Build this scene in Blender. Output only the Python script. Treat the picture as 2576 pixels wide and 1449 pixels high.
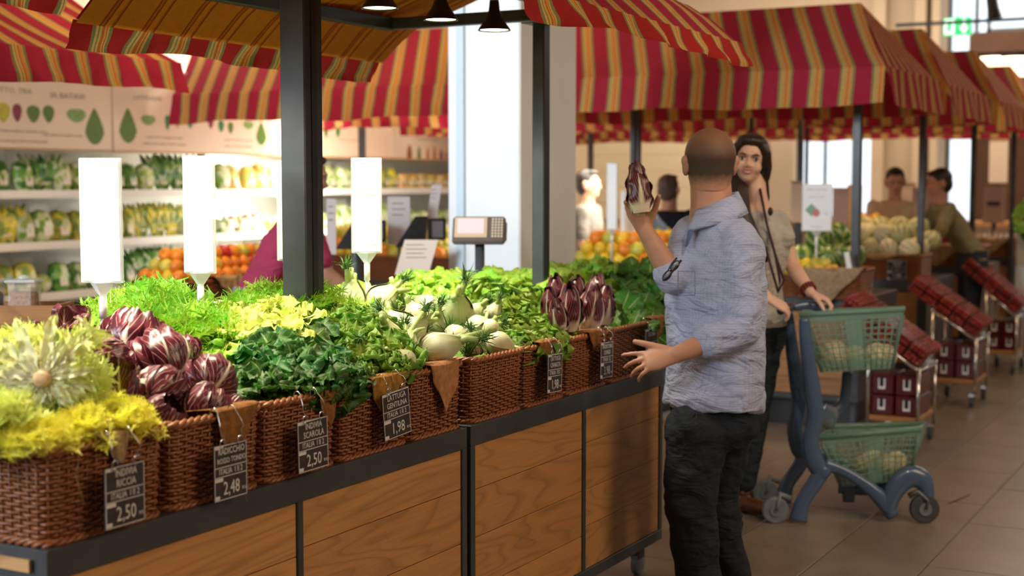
import bpy, bmesh, math, random
from math import sin, cos, pi, radians as R, sqrt, atan2, hypot
from mathutils import Vector as V, Matrix, Euler, noise, Quaternion

SC = bpy.context.scene
COL = SC.collection
for o in list(bpy.data.objects): bpy.data.objects.remove(o)

# ------------------------------------------------------------------ camera
# x runs across the aisle, y along the produce counter, z up; the camera looks along y turned 28.6 degrees left
FPX, CX, CY, CAMZ = 3578.0, 1288.0, 724.5, 1.5
YAW, PITCH = math.atan(1952/3578), math.atan(264.5/3578)
cam = bpy.data.cameras.new('camera'); camo = bpy.data.objects.new('camera', cam); COL.objects.link(camo)
camo.location = (0, 0, CAMZ); camo.rotation_euler = (pi/2-PITCH, 0, YAW)
cam.sensor_width = 36; cam.lens = 36*FPX/2576; cam.clip_end = 200
cam.dof.use_dof = True; cam.dof.focus_distance = 4.05; cam.dof.aperture_fstop = 2.6
SC.camera = camo
SC.view_settings.view_transform = 'Standard'; SC.view_settings.look = 'None'
SC.view_settings.exposure = 0.42; SC.view_settings.gamma = 1.0
try: SC.view_settings.use_curve_mapping = False
except Exception: pass

# ------------------------------------------------------------------ world
w = bpy.data.worlds.new('world'); SC.world = w; w.use_nodes = True
wn = w.node_tree.nodes['Background']; wn.inputs[0].default_value = (0.80, 0.90, 1.0, 1); wn.inputs[1].default_value = 1.5

def light(kind, name, loc, power, color, target=None, size=.1, spot=90, blend=.6, size_y=None):
    l = bpy.data.lights.new(name, kind); l.energy = power; l.color = color
    if kind == 'SPOT': l.spot_size = R(spot); l.spot_blend = blend; l.shadow_soft_size = size
    elif kind == 'AREA':
        l.size = size
        if size_y: l.shape = 'RECTANGLE'; l.size_y = size_y
    else: l.shadow_soft_size = size
    o = bpy.data.objects.new(name, l); COL.objects.link(o); o.location = loc
    d = (V(target)-V(loc)) if target else V((0, 0, -1))
    o.rotation_euler = d.to_track_quat('-Z', 'Y').to_euler()
    return o
WARM = (1.0, .74, .42); WARM2 = (1.0, .66, .34); NEUT = (1.0, .93, .82); COOL = (.82, .91, 1.0)
# lamps of the hall: pendants in the near canopy, spots above the stalls, strips in the chiller
LAMP_Y = [1.95, 2.32, 2.69, 3.06, 3.43, 3.80, 4.17, 4.54]
for i, y in enumerate(LAMP_Y):
    light('SPOT', 'pendant_light', (-2.55, y, 2.03), 48, (1, .88, .66), (-2.72, y, 0), .05, 92, .8)
# track spots above the hall
for x, y, tx, ty, p in ((-5.6, 6.3, -6.0, 8.7, 110), (-4.8, 6.3, -4.9, 8.7, 120), (-4.0, 6.4, -4.1, 8.7, 60),
                        (-4.0, 3.6, -5.2, 5.0, 170), (-3.9, 5.0, -5.2, 5.6, 150)):
    light('SPOT', 'track_spot_light', (x, y, 4.2), p, WARM2, (tx, ty, 2.35), .08, 42, .8)
for yr in (9.0, 10.9, 12.8, 14.6):
    for x in (-6.6, -5.4, -4.3, -3.2, -2.5):
        light('SPOT', 'stall_light', (x, yr-.05, 2.25), 18, WARM2, (x, yr-.15, 0), .05, 86, .6)
for y in (4.0, 5.2, 6.4):
    light('SPOT', 'stall_light', (-5.5, y, 2.3), 14, WARM, (-5.5, y, 0), .05, 125, .6)
for z in (2.42, 1.69, 1.35, 1.02):
    light('AREA', 'chiller_strip', (-7.56 if z < 2 else -7.0, 9.9, z-.01), 105 if z < 2 else 120, (1, .95, .84), (-7.9, 9.9, z-1) if z < 2 else (-7.6, 9.9, 2.0), .05, size_y=8.4)
light('SPOT', 'woman_key_spot', (.6, 2.2, 4.5), 210, (1, .86, .68), (-2.0, 6.0, 1.3), .12, 34, .8)  # key light added to brighten the woman, not a fitting of the hall
# daylight from the glazed front of the hall, behind and to the left of the camera
light('AREA', 'daylight_front', (-5.2, -2.9, 3.3), 330, COOL, (-3.0, 6, 2.0), 4.0, size_y=1.8)
light('SPOT', 'column_fill_spot', (-4.6, -1.5, 3.9), 900, (.86, .93, 1), (-3.05, 6.2, 1.9), .5, 20, .5)  # narrow cool spot added to brighten the column face
light('AREA', 'hall_fill', (1.9, 4.2, 4.6), 230, (1, .76, .52), (-.6, 4.2, .3), 2.0, size_y=7)  # added warm fill, aimed at the counter front
light('AREA', 'hall_fill', (-1.5, 0.0, 4.6), 45, (1, .82, .62), (-1.5, 0.6, 0), 3.0, size_y=3)  # added ambient fill above the camera
light('AREA', 'hall_fill', (-6.25, 9.9, 3.2), 230, (1, .90, .74), (-7.7, 9.9, 1.6), .8, size_y=8)  # added fill that brightens the goods in the chiller
light('AREA', 'hall_fill', (-2.5, 16.2, 4.5), 330, (1, .84, .62), (-2.5, 16.8, 0), 9.0, size_y=2)  # added fill that brightens the back wall
light('AREA', 'hall_fill', (2.5, 11.5, 4.5), 60, (1, .78, .55), (2.5, 11.5, 0), 2.5, size_y=6)  # added ambient fill over the right of the hall

# ------------------------------------------------------------------ projection helpers (pixels of the photo -> world)
RV = V((cos(YAW), sin(YAW), 0)); F0 = V((-sin(YAW), cos(YAW), 0)); ZV = V((0, 0, 1))
FV = F0*cos(PITCH)-ZV*sin(PITCH); UV_ = F0*sin(PITCH)+ZV*cos(PITCH); CAM = V((0, 0, CAMZ))
def ray(px, py): return FV*FPX+RV*(px-CX)+UV_*(CY-py)
def atx(px, py, x): d = ray(px, py); return CAM+d*(x/d.x)
def aty(px, py, y): d = ray(px, py); return CAM+d*(y/d.y)
def atz(px, py, z): d = ray(px, py); return CAM+d*((z-CAMZ)/d.z)
def atd(px, py, Z): d = ray(px, py); return CAM+d*(Z/d.dot(F0))     # Z: horizontal distance along the view
def proj(p):
    q = V(p)-CAM; k = FPX/q.dot(FV)
    return CX+q.dot(RV)*k, CY-q.dot(UV_)*k

# ------------------------------------------------------------------ object helpers
def link(o, parent=None):
    COL.objects.link(o)
    if parent is not None: o.parent = parent
    return o
def tag(o, label=None, cat=None, group=None, kind=None):
    if label: o['label'] = label
    if cat: o['category'] = cat
    if group: o['group'] = group
    if kind: o['kind'] = kind
    return o
def thing(name, label, cat, loc=(0, 0, 0), rot=(0, 0, 0), group=None):
    o = bpy.data.objects.new(name, None); o.empty_display_size = .05; COL.objects.link(o)
    o.location = loc; o.rotation_euler = rot
    return tag(o, label, cat, group)
def inst(name, me, parent=None, loc=(0, 0, 0), rot=None, sc=None, kind=None):
    o = bpy.data.objects.new(name, me); link(o, parent); o.location = loc
    if rot is not None:
        if isinstance(rot, Quaternion): o.rotation_mode = 'QUATERNION'; o.rotation_quaternion = rot
        else: o.rotation_euler = rot
    if sc is not None: o.scale = (sc, sc, sc) if isinstance(sc, (int, float)) else sc
    if kind: o['kind'] = kind
    return o
def copytree(o, parent=None, loc=None, rot=None, sc=None):
    c = o.copy(); COL.objects.link(c); c.parent = parent
    if loc is not None: c.location = loc
    if rot is not None: c.rotation_euler = rot
    if sc is not None: c.scale = (sc,)*3
    for ch in o.children: copytree(ch, c)
    return c
ORD = ['first', 'second', 'third', 'fourth', 'fifth', 'sixth', 'seventh', 'eighth', 'ninth', 'tenth', 'eleventh', 'twelfth']
def ordn(i):
    if i < 12: return ORD[i]
    n = i+1; return '%d%s' % (n, 'th' if 10 <= n % 100 <= 20 else {1: 'st', 2: 'nd', 3: 'rd'}.get(n % 10, 'th'))
def autolabel(objs, fmt, cat, group):
    """labels that single out: ordinal from the left in the photo"""
    for i, o in enumerate(sorted(objs, key=lambda o: proj(o.location)[0])):
        tag(o, fmt.format(ordn(i)), cat, group)

class MB:
    def __init__(s): s.v = []; s.f = []; s.uv = []; s.m = []; s.mi = 0
    def add(s, vs, fs, uvs=None):
        b = len(s.v); s.v += [tuple(p) for p in vs]
        for k, f in enumerate(fs):
            s.f.append([b+i for i in f]); s.m.append(s.mi)
            s.uv.append([uvs[i] for i in f] if uvs else None)
        return s
    def box(s, c, d, rot=None, bev=0):
        x, y, z = d[0]/2, d[1]/2, d[2]/2
        if bev:
            b = min(bev, x*.9, y*.9, z*.9); vs = []
            for sx in (-1, 1):
                for sy in (-1, 1):
                    for sz in (-1, 1):
                        vs += [(sx*x, sy*(y-b), sz*(z-b)), (sx*(x-b), sy*y, sz*(z-b)), (sx*(x-b), sy*(y-b), sz*z)]
            bm = bmesh.new(); [bm.verts.new(p) for p in vs]
            bmesh.ops.convex_hull(bm, input=bm.verts); bm.normal_update()
            bmesh.ops.dissolve_limit(bm, angle_limit=.01, verts=bm.verts, edges=bm.edges)
            bm.verts.index_update(); vs = [v.co.copy() for v in bm.verts]; fs = [[v.index for v in f.verts] for f in bm.faces]; bm.free()
        else:
            vs = [V((a*x, b*y, e*z)) for a in (-1, 1) for b in (-1, 1) for e in (-1, 1)]
            fs = [(0, 1, 3, 2), (4, 6, 7, 5), (0, 4, 5, 1), (2, 3, 7, 6), (0, 2, 6, 4), (1, 5, 7, 3)]
        M = rot.to_matrix() if isinstance(rot, (Euler, Quaternion)) else (Euler(rot).to_matrix() if rot else Matrix.Identity(3))
        return s.add([M@V(p)+V(c) for p in vs], fs)
    def bb(s, a, b, bev=0):   # box by corners
        return s.box([(a[i]+b[i])/2 for i in range(3)], [abs(b[i]-a[i]) for i in range(3)], None, bev)
    def tube(s, pts, r, n=6, caps=True, closed=False, flat=1.0, up=None):
        pts = [V(p) for p in pts]; N = len(pts); rs = r if isinstance(r, (list, tuple)) else [r]*N
        T = []
        for i in range(N):
            a = pts[(i-1) % N] if (closed or i > 0) else pts[i]; b = pts[(i+1) % N] if (closed or i < N-1) else pts[i]
            t = (b-a); T.append(t.normalized() if t.length > 1e-9 else V((0, 0, 1)))
        u = V(up) if up else (V((0, 0, 1)) if abs(T[0].z) < .9 else V((1, 0, 0)))
        vs = []; uvs = []
        for i in range(N):
            if up: u = V(up)
            u = (u-T[i]*u.dot(T[i]))
            u = u.normalized() if u.length > 1e-6 else T[i].orthogonal().normalized()
            w_ = T[i].cross(u)
            for k in range(n):
                a = 2*pi*k/n; vs.append(pts[i]+(u*cos(a)*flat+w_*sin(a))*rs[i]); uvs.append((k/n, i/max(1, N-1)))
        fs = []
        for i in range(N if closed else N-1):
            j = (i+1) % N
            for k in range(n):
                q = (k+1) % n; fs.append((i*n+k, i*n+q, j*n+q, j*n+k))
        if caps and not closed: fs += [tuple(range(n))[::-1], tuple((N-1)*n+k for k in range(n))]
        return s.add(vs, fs, uvs)
    def cyl(s, a, b, r, n=12, r2=None): return s.tube([a, b], [r, r if r2 is None else r2], n)
    def lathe(s, prof, n=16, c=(0, 0, 0), rot=None, ridge=None):
        vs = []; fs = []; uvs = []; M = Euler(rot).to_matrix() if rot else Matrix.Identity(3)
        for i, (r, z) in enumerate(prof):
            for k in range(n):
                a = 2*pi*k/n; q = ridge(a, i/(len(prof)-1)) if ridge else 1
                vs.append(M@V((r*q*cos(a), r*q*sin(a), z))+V(c)); uvs.append((k/n, i/(len(prof)-1)))
        for i in range(len(prof)-1):
            for k in range(n):
                q = (k+1) % n; fs.append((i*n+k, i*n+q, (i+1)*n+q, (i+1)*n+k))
        if prof[0][0] > 1e-5: fs.append(tuple(range(n))[::-1])
        if prof[-1][0] > 1e-5: fs.append(tuple((len(prof)-1)*n+k for k in range(n)))
        return s.add(vs, fs, uvs)
    def ball(s, c, r, nu=12, nv=8, rot=None, fn=None):
        r = (r, r, r) if isinstance(r, (int, float)) else r
        M = rot.to_matrix() if isinstance(rot, (Euler, Quaternion)) else (Euler(rot).to_matrix() if rot else Matrix.Identity(3))
        vs = []; fs = []; uvs = []
        for i in range(nv+1):
            t = pi*i/nv
            for k in range(nu):
                a = 2*pi*k/nu; d = V((sin(t)*cos(a), sin(t)*sin(a), -cos(t))); q = fn(d) if fn else 1
                vs.append(M@V((d.x*r[0]*q, d.y*r[1]*q, d.z*r[2]*q))+V(c)); uvs.append((k/nu, i/nv))
        for i in range(nv):
            for k in range(nu):
                q = (k+1) % nu; fs.append((i*nu+k, i*nu+q, (i+1)*nu+q, (i+1)*nu+k))
        return s.add(vs, fs, uvs)
    def grid(s, fn, nu, nv, uvf=None, thick=None):
        vs = [V(fn(i/nu, j/nv)) for j in range(nv+1) for i in range(nu+1)]
        uvs = [(uvf(i/nu, j/nv) if uvf else (i/nu, j/nv)) for j in range(nv+1) for i in range(nu+1)]
        fs = [(j*(nu+1)+i, j*(nu+1)+i+1, (j+1)*(nu+1)+i+1, (j+1)*(nu+1)+i) for j in range(nv) for i in range(nu)]
        return s.add(vs, fs, uvs)
    def mesh(s, name, mats, smooth=True, weld=False, recalc=False):
        me = bpy.data.meshes.new(name); me.from_pydata(s.v, [], s.f)
        ul = me.uv_layers.new(name='UVMap'); k = 0; dat = []
        for f, u in zip(s.f, s.uv):
            dat += [c for p in u for c in p] if u else [0.0, 0.0]*len(f)
        ul.data.foreach_set('uv', dat)
        me.polygons.foreach_set('material_index', s.m)
        for m_ in (mats if isinstance(mats, (list, tuple)) else [mats]): me.materials.append(m_)
        me.polygons.foreach_set('use_smooth', [bool(smooth)]*len(s.f))
        if weld or recalc:
            bm = bmesh.new(); bm.from_mesh(me)
            if weld: bmesh.ops.remove_doubles(bm, verts=bm.verts, dist=1e-5)
            if recalc: bmesh.ops.recalc_face_normals(bm, faces=bm.faces)
            bm.to_mesh(me); bm.free()
        me.update(); return me
    def obj(s, name, mats, parent=None, smooth=False, loc=(0, 0, 0), rot=None, kind=None, **kw):
        return inst(name, s.mesh(name, mats, smooth, **kw), parent, loc, rot, None, kind)
def bx(name, a, b, m_, parent=None, bev=0, kind=None):
    return MB().bb(a, b, bev).obj(name, m_, parent, kind=kind)

# ------------------------------------------------------------------ materials
class NT:
    def __init__(s, name):
        s.m = bpy.data.materials.new(name); s.m.use_nodes = True; s.t = s.m.node_tree; s.n = s.t.nodes
        s.b = s.n['Principled BSDF']; s.out = s.n['Material Output']
    def add(s, typ, **kw):
        n = s.n.new(typ)
        for k, v_ in kw.items():
            if k.startswith('i_'): n.inputs[k[2:].replace('_', ' ')].default_value = v_
            else: setattr(n, k, v_)
        return n
    def L(s, a, b): s.t.links.new(a, b); return s
    def val(s, name, v_): s.b.inputs[name].default_value = v_; return s
    def ramp(s, fac, stops, interp='LINEAR'):
        r = s.add('ShaderNodeValToRGB'); r.color_ramp.interpolation = interp; e = r.color_ramp.elements
        while len(e) < len(stops): e.new(.5)
        for k, (p, c) in enumerate(stops): e[k].position = p; e[k].color = (*c, 1) if len(c) == 3 else c
        if fac is not None: s.L(fac, r.inputs[0])
        return r.outputs[0]
    def math(s, op, a, b=None, clamp=False):
        n = s.add('ShaderNodeMath', operation=op); n.use_clamp = clamp
        for i, q in enumerate((a, b)):
            if q is None: continue
            if isinstance(q, (int, float)): n.inputs[i].default_value = q
            else: s.L(q, n.inputs[i])
        return n.outputs[0]
    def mix(s, f, a, b, typ='MIX'):
        n = s.add('ShaderNodeMix', data_type='RGBA', blend_type=typ)
        for i, q in ((0, f), (6, a), (7, b)):
            if isinstance(q, (int, float)): n.inputs[i].default_value = q
            elif isinstance(q, tuple): n.inputs[i].default_value = (*q, 1)
            else: s.L(q, n.inputs[i])
        return n.outputs[2]
    def coord(s, which='Object', scale=(1, 1, 1), rot=(0, 0, 0)):
        c = s.add('ShaderNodeTexCoord'); mp = s.add('ShaderNodeMapping'); mp.inputs['Scale'].default_value = scale; mp.inputs['Rotation'].default_value = rot
        s.L(c.outputs[which], mp.inputs[0]); return mp.outputs[0]
    def noise(s, co, scale=5, detail=4, rough=.5, dist=0):
        n = s.add('ShaderNodeTexNoise'); n.inputs['Scale'].default_value = scale; n.inputs['Detail'].default_value = detail
        n.inputs['Roughness'].default_value = rough; n.inputs['Distortion'].default_value = dist
        if co is not None: s.L(co, n.inputs['Vector'])
        return n.outputs[0]
    def bump(s, h, st=.3, d=.01):
        n = s.add('ShaderNodeBump'); n.inputs['Strength'].default_value = st; n.inputs['Distance'].default_value = d
        s.L(h, n.inputs['Height']); s.L(n.outputs[0], s.b.inputs['Normal']); return s
    def col(s, c): s.L(c, s.b.inputs['Base Color']); return s
    def transl(s, colr, f=.35):
        t = s.add('ShaderNodeBsdfTranslucent'); mx = s.add('ShaderNodeMixShader'); mx.inputs[0].default_value = f
        if isinstance(colr, tuple): t.inputs[0].default_value = (*colr, 1)
        else: s.L(colr, t.inputs[0])
        s.L(s.b.outputs[0], mx.inputs[1]); s.L(t.outputs[0], mx.inputs[2]); s.L(mx.outputs[0], s.out.inputs[0]); return s
    def objrand(s): return s.add('ShaderNodeObjectInfo').outputs['Random']

def pm(name, c, rough=.5, metal=0, var=.0, vs=20, bump=0, emis=None, estr=0, alpha=None, spec=None, trans=0, coords='Object', bscale=None):
    t = NT(name); t.val('Base Color', (*c, 1)); t.val('Roughness', rough); t.val('Metallic', metal)
    if spec is not None: t.val('Specular IOR Level', spec)
    if trans: t.val('Transmission Weight', trans)
    if alpha is not None: t.val('Alpha', alpha)
    if var or bump:
        nz = t.noise(t.coord(coords), vs, 4)
        if var: t.col(t.mix(1.0, c, t.ramp(nz, [(.3, (1-var,)*3), (.7, (1+var*.3,)*3)]), 'MULTIPLY'))
        if bump: t.bump(nz if not bscale else t.noise(t.coord(coords), bscale, 5), bump, .01)
    if emis: t.val('Emission Color', (*emis, 1)); t.val('Emission Strength', estr)
    return t.m
M = {}
M['steel'] = pm('dark_steel', (.058, .064, .070), .40, .3, .25, 8)
M['steel_light'] = pm('grey_steel', (.12, .135, .15), .4, .4, .2, 8)
M['chrome'] = pm('chrome', (.6, .6, .6), .2, 1)
M['black'] = pm('black_plastic', (.012, .012, .013), .4, 0, .2, 30)
M['white'] = pm('white_board', (.86, .90, .93), .35, 0, .04, 3)
M['clear'] = pm('clear_plastic', (.8, .86, .9), .25, 0, alpha=.55)
M['glass'] = pm('jar_glass', (.9, .95, .95), .08, 0, alpha=.25)
M['chalkboard'] = pm('chalkboard', (.035, .025, .025), .55, 0, .4, 60)
M['chalk'] = pm('chalk', (.62, .60, .60), .9)
M['burlap'] = pm('burlap', (.36, .24, .12), .95, 0, .4, 60, .6)
M['burlap_rust'] = pm('rust_cloth', (.26, .10, .018), .95, 0, .45, 60, .6)
M['skin'] = pm('skin', (.50, .25, .16), .55, 0, .12, 25)
M['skin_f'] = pm('fair_skin', (.74, .45, .34), .5, 0, .08, 25)
M['hair'] = pm('dark_hair', (.010, .007, .006), .38, 0, .4, 60, .5)
M['leather'] = pm('brown_leather', (.10, .035, .018), .4, 0, .3, 30, .2)
M['rubber'] = pm('grey_rubber', (.05, .055, .06), .6, 0, .2, 40)
M['rubber_l'] = pm('light_grey_rubber', (.16, .19, .21), .5, 0, .2, 40)
M['red_bead'] = pm('red_beads', (.16, .012, .012), .35)
M['gold'] = pm('gold', (.85, .6, .3), .25, 1)
def wood(name, a, b, axis, sc=1.0, grain=(1, 1)):
    t = NT(name); t.val('Roughness', .42)
    s = [9, 9, 9]; s[axis] = 1.3
    orn = t.objrand(); c = t.add('ShaderNodeTexCoord'); ad = t.add('ShaderNodeVectorMath', operation='ADD'); cmb = t.add('ShaderNodeCombineXYZ')
    k = t.math('MULTIPLY', orn, 37.0)
    for i in range(3): t.L(k, cmb.inputs[i])
    t.L(c.outputs['Object'], ad.inputs[0]); t.L(cmb.outputs[0], ad.inputs[1])
    mp = t.add('ShaderNodeMapping'); mp.inputs['Scale'].default_value = [q*sc for q in s]; t.L(ad.outputs[0], mp.inputs[0])
    n1 = t.noise(mp.outputs[0], .55, 2, .5, .6)
    rings = t.math('FRACT', t.math('MULTIPLY', n1, 13.0))
    mp2 = t.add('ShaderNodeMapping'); s2 = [70, 70, 70]; s2[axis] = 2.5; mp2.inputs['Scale'].default_value = s2; t.L(ad.outputs[0], mp2.inputs[0])
    fine = t.noise(mp2.outputs[0], 2, 3, .6)
    r = t.ramp(rings, [(0, (.55,)*3), (.12, (.92,)*3), (.6, (1,)*3), (1, (.7,)*3)])
    base = t.mix(n1, a, b)
    base = t.mix(.75, base, r, 'MULTIPLY')
    base = t.mix(.5, base, t.ramp(fine, [(.3, (.72,)*3), (.7, (1.08,)*3)]), 'MULTIPLY')
    base = t.mix(1.0, base, t.ramp(orn, [(0, (.85,)*3), (1, (1.05,)*3)]), 'MULTIPLY')
    t.col(base); t.bump(fine, .08, .004); return t.m
M['oak_y'] = wood('oak_along_y', (.60, .30, .105), (.50, .23, .07), 1)
M['oak_x'] = wood('oak_along_x', (.50, .25, .09), (.42, .19, .06), 0)
M['oak_pale'] = wood('pale_oak', (.60, .36, .16), (.52, .28, .11), 0)
M['wood_dark'] = wood('dark_wood', (.20, .075, .02), (.14, .05, .015), 2)
def wicker():
    t = NT('wicker'); t.val('Roughness', .38)
    c = t.coord('UV', (1, 1, 1)); n = t.noise(t.coord('Object'), 45, 3)
    n2 = t.noise(t.coord('Object'), 6, 2)
    a = t.mix(n, (.19, .055, .014), (.36, .12, .034)); a = t.mix(t.ramp(n2, [(.35, (0,)*3), (.7, (.5,)*3)]), a, (.10, .026, .008))
    t.col(a); t.bump(t.noise(t.coord('Object'), 180, 2), .3, .002); return t.m
M['wicker'] = wicker()

def stripes(name, base, strong=1.0, transl=.35, lining=False, side=None):
    t = NT(name); t.val('Roughness', .85); t.val('Specular IOR Level', .15)
    c = t.add('ShaderNodeTexCoord'); sp = t.add('ShaderNodeSeparateXYZ'); t.L(c.outputs['UV'], sp.inputs[0])
    f = t.math('FRACT', t.math('DIVIDE', sp.outputs[0], .185))
    gr, ye, ore, red = (.23, .22, .09), (.66, .42, .13), (.58, .15, .03), base
    if lining:
        o_ = (.70, .26, .03); rl = (.34, .05, .012); ol = (.50, .17, .02)
        st = [(0, o_), (.52, rl), (.56, ol), (.62, rl), (.66, o_), (.78, ol), (.82, rl), (.86, o_)]
    else:
        st = [(0, red), (.48, gr), (.56, ye), (.62, gr), (.65, ye), (.70, ore), (.77, ye), (.80, ore), (.83, ye), (.87, gr), (.955, red)]
    r = t.ramp(f, st, 'CONSTANT')
    w_ = t.noise(t.coord('UV', (14, 14, 14)), 3, 3)
    r = t.mix(.35, r, t.ramp(w_, [(.3, (.7,)*3), (.7, (1.1,)*3)]), 'MULTIPLY')
    t.col(r); t.bump(t.noise(t.coord('Object'), 9, 3), .25, .02)
    t.transl(r, transl); return t.m
M['cloth'] = stripes('striped_cloth', (.36, .022, .05))
M['cloth_dark'] = stripes('striped_cloth_deep', (.36, .02, .018), transl=.3)
M['lining'] = stripes('orange_lining', (.6, .3, .05), lining=True, transl=.35)

def leafmat(name, base, mid, tip, rib, transl=.3, rough=.5, vein=.5, ribw=.12, hue=.06, val=.25):
    """colour runs along the leaf (v) and pale rib in its middle (u=.5)"""
    t = NT(name); t.val('Roughness', rough); t.val('Specular IOR Level', .4)
    c = t.add('ShaderNodeTexCoord'); sp = t.add('ShaderNodeSeparateXYZ'); t.L(c.outputs['UV'], sp.inputs[0])
    nz = t.noise(t.coord('Object'), 30, 3)
    v_ = t.math('ADD', sp.outputs[1], t.math('MULTIPLY', t.math('SUBTRACT', nz, .5), .35))
    g = t.ramp(v_, [(0, base), (.42, mid), (.95, tip)])
    a = t.math('ABSOLUTE', t.math('SUBTRACT', sp.outputs[0], .5))
    wid = t.math('MULTIPLY', t.math('SUBTRACT', 1.05, sp.outputs[1]), ribw)
    ribm = t.math('SUBTRACT', 1.0, t.math('DIVIDE', a, wid), True)
    sv = t.math('FRACT', t.math('ADD', t.math('MULTIPLY', sp.outputs[1], 9.0), t.math('MULTIPLY', a, -7.0)))
    svm = t.math('MULTIPLY', t.math('GREATER_THAN', .14, sv), vein*.5)
    k = t.math('MAXIMUM', ribm, svm)
    colr = t.mix(k, g, rib)
    hs = t.add('ShaderNodeHueSaturation'); rnd = t.objrand()
    t.L(t.math('ADD', .5-hue/2, t.math('MULTIPLY', rnd, hue)), hs.inputs['Hue'])
    t.L(t.math('ADD', 1-val/2, t.math('MULTIPLY', rnd, val)), hs.inputs['Value']); t.L(colr, hs.inputs['Color'])
    t.col(hs.outputs[0]); t.bump(t.math('ADD', nz, t.math('MULTIPLY', k, .6)), .35, .004)
    if transl: t.transl(hs.outputs[0], transl)
    return t.m
M['lf_bright'] = leafmat('bright_lettuce_leaf', (.72, .76, .35), (.42, .62, .06), (.20, .46, .02), (.72, .78, .42))
M['lf_yellow'] = leafmat('yellow_endive_leaf', (.88, .87, .60), (.82, .82, .30), (.60, .70, .12), (.90, .88, .66), hue=.03)
M['lf_yel2'] = leafmat('pale_yellow_frill', (.88, .85, .50), (.90, .86, .20), (.84, .80, .08), (.88, .85, .50), hue=.02)
M['lf_dark'] = leafmat('dark_green_leaf', (.34, .46, .08), (.055, .20, .012), (.020, .10, .008), (.34, .46, .16), val=.35)
M['lf_mid'] = leafmat('mid_green_curly_leaf', (.58, .60, .12), (.30, .42, .03), (.13, .27, .015), (.50, .54, .18))
M['lf_butter'] = leafmat('butter_lettuce_leaf', (.68, .70, .28), (.34, .46, .05), (.16, .30, .02), (.66, .70, .36))
M['lf_rom'] = leafmat('romaine_leaf', (.50, .60, .20), (.08, .25, .018), (.035, .14, .012), (.46, .56, .28))
M['frond'] = pm('fennel_frond', (.07, .19, .03), .7, 0, .4, 60)
M['stalk'] = pm('fennel_stalk', (.36, .47, .14), .4, 0, .25, 30)
M['cut'] = pm('cut_stem', (.62, .42, .22), .6, 0, .3, 60)
def radic(name, ribw=.2, veins=1.0, wb=0):
    t = NT(name); t.val('Roughness', .3); t.val('Specular IOR Level', .5)
    c = t.add('ShaderNodeTexCoord'); sp = t.add('ShaderNodeSeparateXYZ'); t.L(c.outputs['UV'], sp.inputs[0])
    nz = t.noise(t.coord('Object'), 28, 3)
    base = t.mix(t.ramp(nz, [(.3, (0,)*3), (.7, (1,)*3)]), (.034, .004, .012), (.115, .009, .020))
    a = t.math('ABSOLUTE', t.math('SUBTRACT', sp.outputs[0], .5)); v_ = sp.outputs[1]
    wid = t.math('ADD', .006, t.math('MULTIPLY', t.math('POWER', t.math('SUBTRACT', 1.0, v_, True), 1.6), ribw))
    rib = t.math('MULTIPLY', t.math('SUBTRACT', 1.4, t.math('DIVIDE', a, wid), True), .95)
    nd = t.math('MULTIPLY', t.math('SUBTRACT', nz, .5), .55)
    sv = t.math('FRACT', t.math('ADD', t.math('ADD', t.math('MULTIPLY', v_, 5.0), t.math('MULTIPLY', a, -9.0)), nd))
    th = t.math('MULTIPLY', t.math('SUBTRACT', .42, t.math('ADD', t.math('MULTIPLY', v_, .22), t.math('MULTIPLY', a, .45))), veins)
    svm = t.math('GREATER_THAN', th, sv)
    k = t.math('MAXIMUM', rib, t.math('MULTIPLY', svm, .85), True)
    if wb: rib = t.math('MAXIMUM', rib, t.ramp(t.math('ADD', v_, t.math('MULTIPLY', t.math('SUBTRACT', nz, .5), .25)), [(wb*.6, (1,)*3), (wb, (0,)*3)]))
    t.col(t.mix(rib, t.mix(svm, base, (.40, .21, .19)), (.74, .64, .50))); t.bump(t.math('ADD', k, nz), .3, .004); return t.m
M['radic'] = radic('radicchio_leaf', .10, .60)
M['radic_l'] = radic('long_radicchio_leaf', .22, .62, .30)
def bulb():
    t = NT('fennel_bulb'); t.val('Roughness', .38)
    c = t.add('ShaderNodeTexCoord'); sp = t.add('ShaderNodeSeparateXYZ'); t.L(c.outputs['UV'], sp.inputs[0])
    st = t.math('SINE', t.math('MULTIPLY', sp.outputs[0], 190)); nz = t.noise(t.coord('Object'), 25, 3)
    g = t.ramp(sp.outputs[1], [(0, (.50, .42, .26)), (.12, (.66, .63, .42)), (.6, (.58, .60, .34)), (1, (.36, .47, .15))])
    g = t.mix(.35, g, t.ramp(st, [(0, (.78,)*3), (.7, (1.05,)*3)]), 'MULTIPLY')
    g = t.mix(.4, g, t.ramp(nz, [(.3, (.8,)*3), (.6, (1,)*3)]), 'MULTIPLY')
    t.col(g); t.bump(st, .2, .003); return t.m
M['bulb'] = bulb()

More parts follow.
